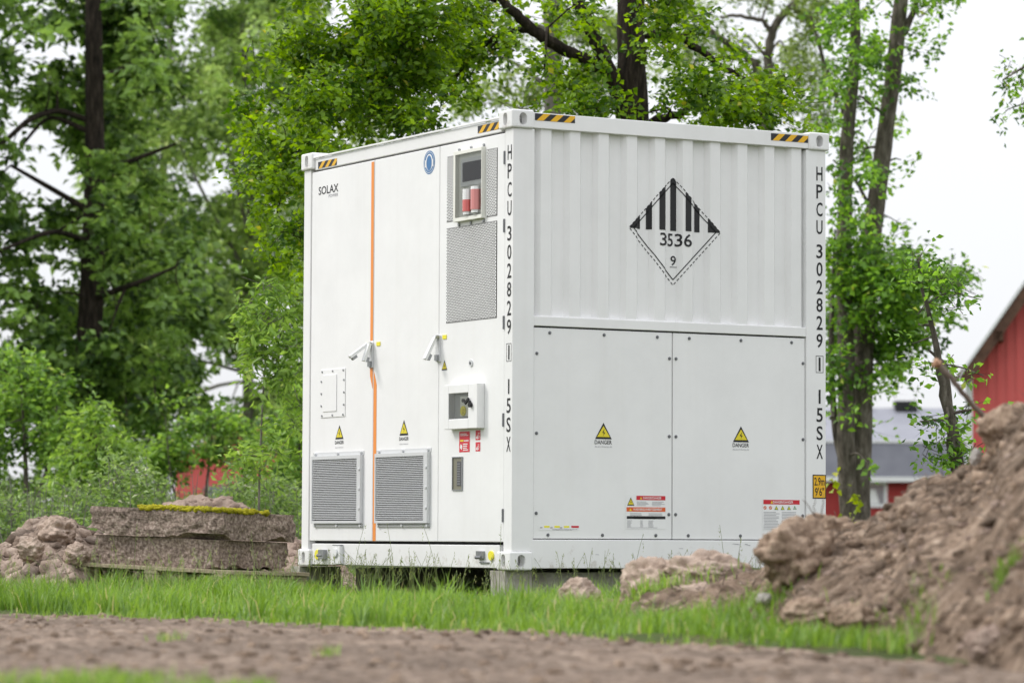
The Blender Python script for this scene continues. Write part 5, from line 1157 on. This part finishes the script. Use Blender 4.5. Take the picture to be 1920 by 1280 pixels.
bush('ash_sapling', bark=M_bark3, label='thin bright-green ash sapling with feathery leaves behind the slabs', cat='sapling', px=487, d=d, leaf=L_ash, size=(.095, .30), lst=[(500, 545, 30, 18, 90), (530, 560, 34, 20, 100), (480, 590, 36, 20, 90), (545, 600, 34, 20, 90), (500, 620, 40, 20, 100), (470, 650, 30, 16, 80), (540, 645, 34, 20, 90), (500, 670, 36, 18, 100), (465, 695, 24, 14, 80), (550, 700, 30, 20, 80), (515, 720, 26, 14, 60), (560, 760, 26, 14, 80), (530, 790, 26, 10, 50), (555, 800, 24, 14, 80), (470, 850, 30, 12, 110), (510, 845, 30, 12, 90), (470, 880, 28, 12, 110), (500, 890, 30, 10, 100), (540, 850, 24, 12, 60), (455, 870, 16, 10, 90), (560, 650, 24, 30, 60), (570, 580, 20, 30, 60)], seed=35,
     stems=[[(484, 1110, d, .012), (486, 900, d, .010), (494, 720, d, .007), (504, 600, d, .005), (510, 540, d, .003)], [(488, 860, d, .006), (465, 845, d, .003)], [(488, 880, d, .006), (520, 850, d, .003)], [(496, 700, d, .006), (540, 660, d, .003)], [(498, 660, d, .006), (470, 640, d, .003)]], per=12, tw_=(.22, .40), droop=.45, thr=.2)
for k_, (pxb, db, lab) in enumerate(((-10, 44.0, 'tall bush at the far left edge behind the dark rounded bush'), (130, 47.0, 'shaded bush under the dark tree, behind the young ash'), (285, 45.0, 'leafy bush right of the dark tree trunk, left of the red shed'))):
    g_b = np.random.default_rng(300 + k_)
    bush('leafy_bush', lab, 'shrub', pxb, db, L_bush, (.11, .55), [(pxb + g_b.normal() * 50, y_, 48, 28, 22) for y_ in g_b.uniform(640, 950, 26)], 50 + k_, [[(pxb, 1060, db, .04), (pxb + 10, 860, db, .03), (pxb + 4, 680, db, .01)], [(pxb, 1040, db, .03), (pxb - 40, 880, db, .02), (pxb - 50, 740, db, .008)]], thr=.42)
# undergrowth behind the slabs
ug = Tree('undergrowth', None, None, gbase(260, 33), L_weed, M_bark3, (.060, .45), seed=41, per=10, tw=(.2, .45), droop=-.3, crown='weeds', dm=6)
ug.e['kind'] = 'stuff'; ug.e['label'] = 'tangle of weeds and cow parsley behind the slabs and soil heaps'
g = np.random.default_rng(42)
for i in range(250):
    x = g.uniform(-480, 600); t = g.uniform(27.5, 40); top = 905 + 25 * math.sin(x * .021) + (20 if x < 110 else 0) + (20 if x > 470 else 0); y = top + g.uniform(0, 1) ** .8 * 120
    ug.bough(x, y, t, g.uniform(28, 46), g.uniform(14, 24), rd=.5, dens=70, thr=.25, freq=2.2, link_=False, tone=g.uniform(-.15, .2))
for i in range(260):
    x = g.uniform(-60, 590); t = g.uniform(27, 36); hz_ = g.uniform(.5, 1.0); s0 = S(x, t); q = W(s0, t, 0.0); e_ = q + np.array([g.normal() * .08, g.normal() * .08, hz_])
    ug.add(tube(np.stack([q, (q + e_) / 2 + g.normal(size=3) * .02, e_]), [.005, .004, .002], 4))
ug.done('stems')
for c in ug.e.children: c['kind'] = 'stuff'

# grass -------------------------------------------------------------
def blades(s, t, h, w, lean, g, tone_mu=.42, zf=ground_z):
    n = len(s); B = W(s, t, zf(s, t) - .01); az = g.uniform(0, 2 * np.pi, n); dr = np.stack([np.cos(az), np.sin(az), np.zeros(n)], -1)
    sd = np.stack([-np.sin(az + g.normal(size=n) * .8), np.cos(az), np.zeros(n)], -1) * (w / 2)[:, None]
    m_ = B + dr * (h * lean * .35)[:, None] + UP * (h * .58)[:, None]; tip = B + dr * (h * lean)[:, None] + UP * (h * (1 - .25 * lean))[:, None]
    V = np.stack([B - sd, B + sd, m_ - sd * .8, m_ + sd * .8, tip], 1).reshape(-1, 3); i = np.arange(n)[:, None] * 5
    T = np.concatenate([i + np.array([[0, 1, 3]]), i + np.array([[0, 3, 2]]), i + np.array([[2, 3, 4]])], 1).reshape(-1, 3)
    tn = np.clip(tone_mu + (fbm(np.stack([s, t, np.zeros(n)], -1), 2.6, 3, 63) - .5) * 1.1 + g.normal(size=n) * .2, 0, .9); tn = np.where(g.uniform(size=n) < .035, 1.0, tn)
    return V, T, np.repeat(tn, 3)
def in_container(s, t, m_=0.0):
    p = W(s, t, 0.0); x, y = p[..., 0], p[..., 1]; return (x > -3.05 + m_) & (x < -.06 - m_) & (y > .02 + m_) & (y < 2.45 - m_)
g = np.random.default_rng(51); N = 265000
t = np.sqrt(g.uniform(13.0 ** 2, 29.0 ** 2, N)); s = g.uniform(-.245, .20, N) * t
Pn = np.stack([s, t, np.zeros(N)], -1)
edge = (fbm(Pn, 1.6, 3, 5) - .5) * .9
cl = fbm(Pn, 2.2, 3, 91); keep = (t > border(s) - edge * .8 - .02) & (cl > .36 + .06 * (t > 23)) & ~in_container(s, t, .02)
keep &= ~((heap_h(s, t) > .03) & (s > .3)) | (g.uniform(size=N) < .03)
keep &= ~((low_h(s, t) > .05) & (t > 20.6) & (t < 24.4) & (s > -4.4) & (s < -1.7)) & ~((far_h(s, t) > .05) & (t > 24) & (t < 27.8) & (s > -3.4) & (s < -1.0))
lc = np.linalg.inv(np.array(FM)); wp = W(s, t, 0.0); lp = (wp - near) @ np.stack([eR, eL], -1)
keep &= ~((lp[:, 0] > -.02) & (lp[:, 0] < .85) & (lp[:, 1] > -.08) & (lp[:, 1] < 1.1))
keep &= g.uniform(size=N) < np.clip((t - border(s) + edge * .5) / .9 + .18, 0, 1)
s, t, cl = s[keep], t[keep], cl[keep]
h = (.055 + .21 * np.clip(cl - .25, 0, .5)) * g.uniform(.35, 1.35, len(s)); h *= np.clip((t - border(s)) / 1.6 + .5, .5, 1.15) 
h *= np.where((s > -1.25) & (t > 18.9), .45, 1.0)
pxs = 960 + F_PX * s / t; kk = (pxs < 1400) | ((pxs < 1720) & (g.uniform(size=len(s)) < .25)); s, t, h = s[kk], t[kk], h[kk]
ct = np.sqrt(g.uniform(15.0 ** 2, 22.5 ** 2, 330)); cs = g.uniform(-.17, .09, 330) * ct; ok_ = (ct > border(cs) + .1) & ~((cs > -1.35) & (ct > 19.0)) & ~in_container(cs, ct, -.06) & ~((heap_h(cs, ct) > .03) & (cs > .3)); cs, ct = cs[ok_], ct[ok_]
q_ = (W(cs, ct, 0.0) - near) @ np.stack([eR, eL], -1); ok_ = ~((q_[:, 0] > -.1) & (q_[:, 0] < .9) & (q_[:, 1] > -.15) & (q_[:, 1] < 1.2)); cs, ct = cs[ok_], ct[ok_]
nb = 75; th_ = np.repeat(g.uniform(.09, .23, len(cs)), nb)
s = np.concatenate([s, (np.repeat(cs, nb) + g.normal(size=len(cs) * nb) * .055)]); t = np.concatenate([t, (np.repeat(ct, nb) + g.normal(size=len(cs) * nb) * .055)]); h = np.concatenate([h, th_ * g.uniform(.5, 1.15, len(th_))])
V, T, tn = blades(s, t, h, g.uniform(.0035, .010, len(s)), g.uniform(.1, .85, len(s)), g)
tag(link('grass', np_mesh('grass', V, T, [L_grass], tn)), 'band of fresh green grass between the dirt track and the container', kind='stuff')
# long stems along the container and in front of the slabs
n = 270; u = g.uniform(0, 1, n); xx = np.where(u < .55, g.uniform(-3.3, .1, n), g.uniform(.02, .35, n)); yy = np.where(u < .55, g.uniform(-.5, -.04, n), g.uniform(-.2, 2.0, n))
rel = np.stack([xx - CX, yy - CY], -1); s = rel @ R2[:2]; t = rel @ F2[:2]
s = np.concatenate([s, S(g.uniform(-20, 560, 130), 19.3)]); t = np.concatenate([t, g.uniform(18.6, 20.2, 130)])
h = g.uniform(.14, .34, len(s)) * np.where(g.uniform(size=len(s)) < .12, 1.45, 1); VV, TT, k0 = [], [], 0; tn_ = []
for a, b_, hh in zip(s, t, h):
    q = W(a, b_, 0.0); le = g.normal(size=3) * np.array([.07, .07, 0]); e_ = q + UP * hh + le
    c = curve(np.stack([q, q + UP * hh * .55 + le * .25, e_]), 5); v, f_ = tube(c, np.linspace(.0022, .0011, 5), 3)
    VV.append(v); TT.append(f_ + k0); k0 += len(v); tn_.append(np.full(len(f_), g.uniform(.1, .7)))
    m_ = int(g.integers(4, 11)); cc = e_ - UP[None] * g.uniform(0, hh * .28, (m_, 1)); v, f_ = leaves(cc, UP + g.normal(size=(m_, 3)) * .45, g.normal(size=(m_, 3)), g.uniform(.010, .024, m_), g.uniform(.003, .006, m_))
    VV.append(v); TT.append(f_ + k0); k0 += len(v); tn_.append(np.full(len(f_), g.uniform(.3, 1)))
tag(link('seeding_grass', np_mesh('seeding_grass', np.concatenate(VV), np.concatenate(TT), [L_dry], np.concatenate(tn_))), 'tall thin seeding grass stems along the container base', kind='stuff')
# tufts on the heap foot, in the near corner and on the track
S_, T_l = [], []
for px_, t0, w_, n in [(1480, 13.3, .18, 300), (1560, 12.9, .22, 300), (1660, 12.5, .18, 260), (1400, 13.8, .25, 400), (1700, 12.2, .12, 120), (1250, 15.0, .5, 900), (1140, 16.4, .5, 900), (1380, 14.6, .3, 700)]:
    S_.append(S(px_, t0) + g.normal(size=n) * w_ * .5); T_l.append(t0 + g.normal(size=n) * .12)
s = np.concatenate(S_); t = np.concatenate(T_l); hz_g = lambda a, b_: np.maximum(np.maximum(track_z(a, b_), ground_z(a, b_)), np.where(a > .3, heap_h(a, b_), -1))
V, T, tn = blades(s, t, g.uniform(.05, .12, len(s)), g.uniform(.004, .008, len(s)), g.uniform(.2, .8, len(s)), g, .40, hz_g)
V2, T2, tn2 = blades(S(1892, 11.75) + g.normal(size=150) * .035, 11.75 + g.normal(size=150) * .04, g.uniform(.03, .09, 150), g.uniform(.004, .007, 150), g.uniform(.2, .8, 150), g, .35, hz_g)
V, T, tn = np.concatenate([V, V2]), np.concatenate([T, T2 + len(V)]), np.concatenate([tn, tn2])
s4 = g.uniform(-2.6, 1.0, 900); t4_ = border(s4) - np.abs(g.normal(size=900)) * .45
s3 = np.concatenate([s4, S(g.uniform(-80, 520, 700), 9.1), S(g.normal(170, 90, 500), 9.4), S(g.normal(622, 12, 40), 11.5), S(g.normal(322, 14, 40), 12.9)])
t3_ = np.concatenate([t4_, 8.9 + np.abs(g.normal(size=700)) * .16, g.uniform(9.1, 9.7, 500), 11.5 + g.normal(size=40) * .06, 12.9 + g.normal(size=40) * .06])
V2, T2, tn2 = blades(s3, t3_, g.uniform(.02, .07, len(s3)), g.uniform(.004, .008, len(s3)), g.uniform(.2, .9, len(s3)), g, .36, lambda a, b_: track_z(a, b_))
V, T, tn = np.concatenate([V, V2]), np.concatenate([T, T2 + len(V)]), np.concatenate([tn, tn2])
tag(link('grass_tufts', np_mesh('grass_tufts', V, T, [L_grass], tn)), 'scattered grass tufts on the dirt track and along the soil heap', kind='stuff')

# dead branch on the heap
d = 14.3; br = empty('dead_branch', P(1890, 815, d), 'broken dead branch sticking up out of the big soil heap', 'branch')
def btube(rows, n=9):
    a = np.array([list(P(q[0], q[1], q[2])) + [q[3]] for q in rows]); c = curve(a, len(a) * 4); c[1:-1, :3] += np.random.default_rng(3).normal(size=(len(c) - 2, 3)) * .0025; V, T = tube(c[:, :3], c[:, 3], n); return V, T
V, T = btube([(1905, 830, d + .1, .017), (1870, 806, d, .015), (1830, 768, d - .05, .012), (1795, 722, d - .1, .0115), (1762, 686, d - .1, .0145)])
link('bark_stem', np_mesh('bark_stem', V - np.array(br.location), T, [M_stick], smooth=True), br)
v, f = lump(.019, 3, 77, .6, (1, 1, 1)); o = link('broken_end', np_mesh('broken_end', v + P(1757, 682, d - .1) - np.array(br.location), f, [M_cut]), br)
V, T = btube([(1790, 715, d - .1, .008), (1800, 700, d - .12, .005), (1806, 690, d - .14, .003)], 5); link('side_twig', np_mesh('side_twig', V - np.array(br.location), T, [M_stick]), br)
d = 15.0; tg = empty('dead_twig', P(1545, 990, d), 'thin dead twigs standing on the soil lump at the container\'s right corner', 'twig')
VV, TT, k0 = [], [], 0
for rows in ([(1550, 1010, d, .004), (1530, 970, d, .003), (1505, 935, d, .0015)], [(1545, 1000, d, .004), (1540, 960, d, .003), (1545, 925, d, .0015)], [(1530, 970, d, .0025), (1525, 950, d, .002), (1530, 930, d, .001)], [(1560, 990, d, .003), (1585, 965, d, .0015)]):
    V, T = btube(rows, 5); VV.append(V); TT.append(T + k0); k0 += len(V)
link('twigs', np_mesh('twigs', np.concatenate(VV) - np.array(tg.location), np.concatenate(TT), [M_stick]), tg)
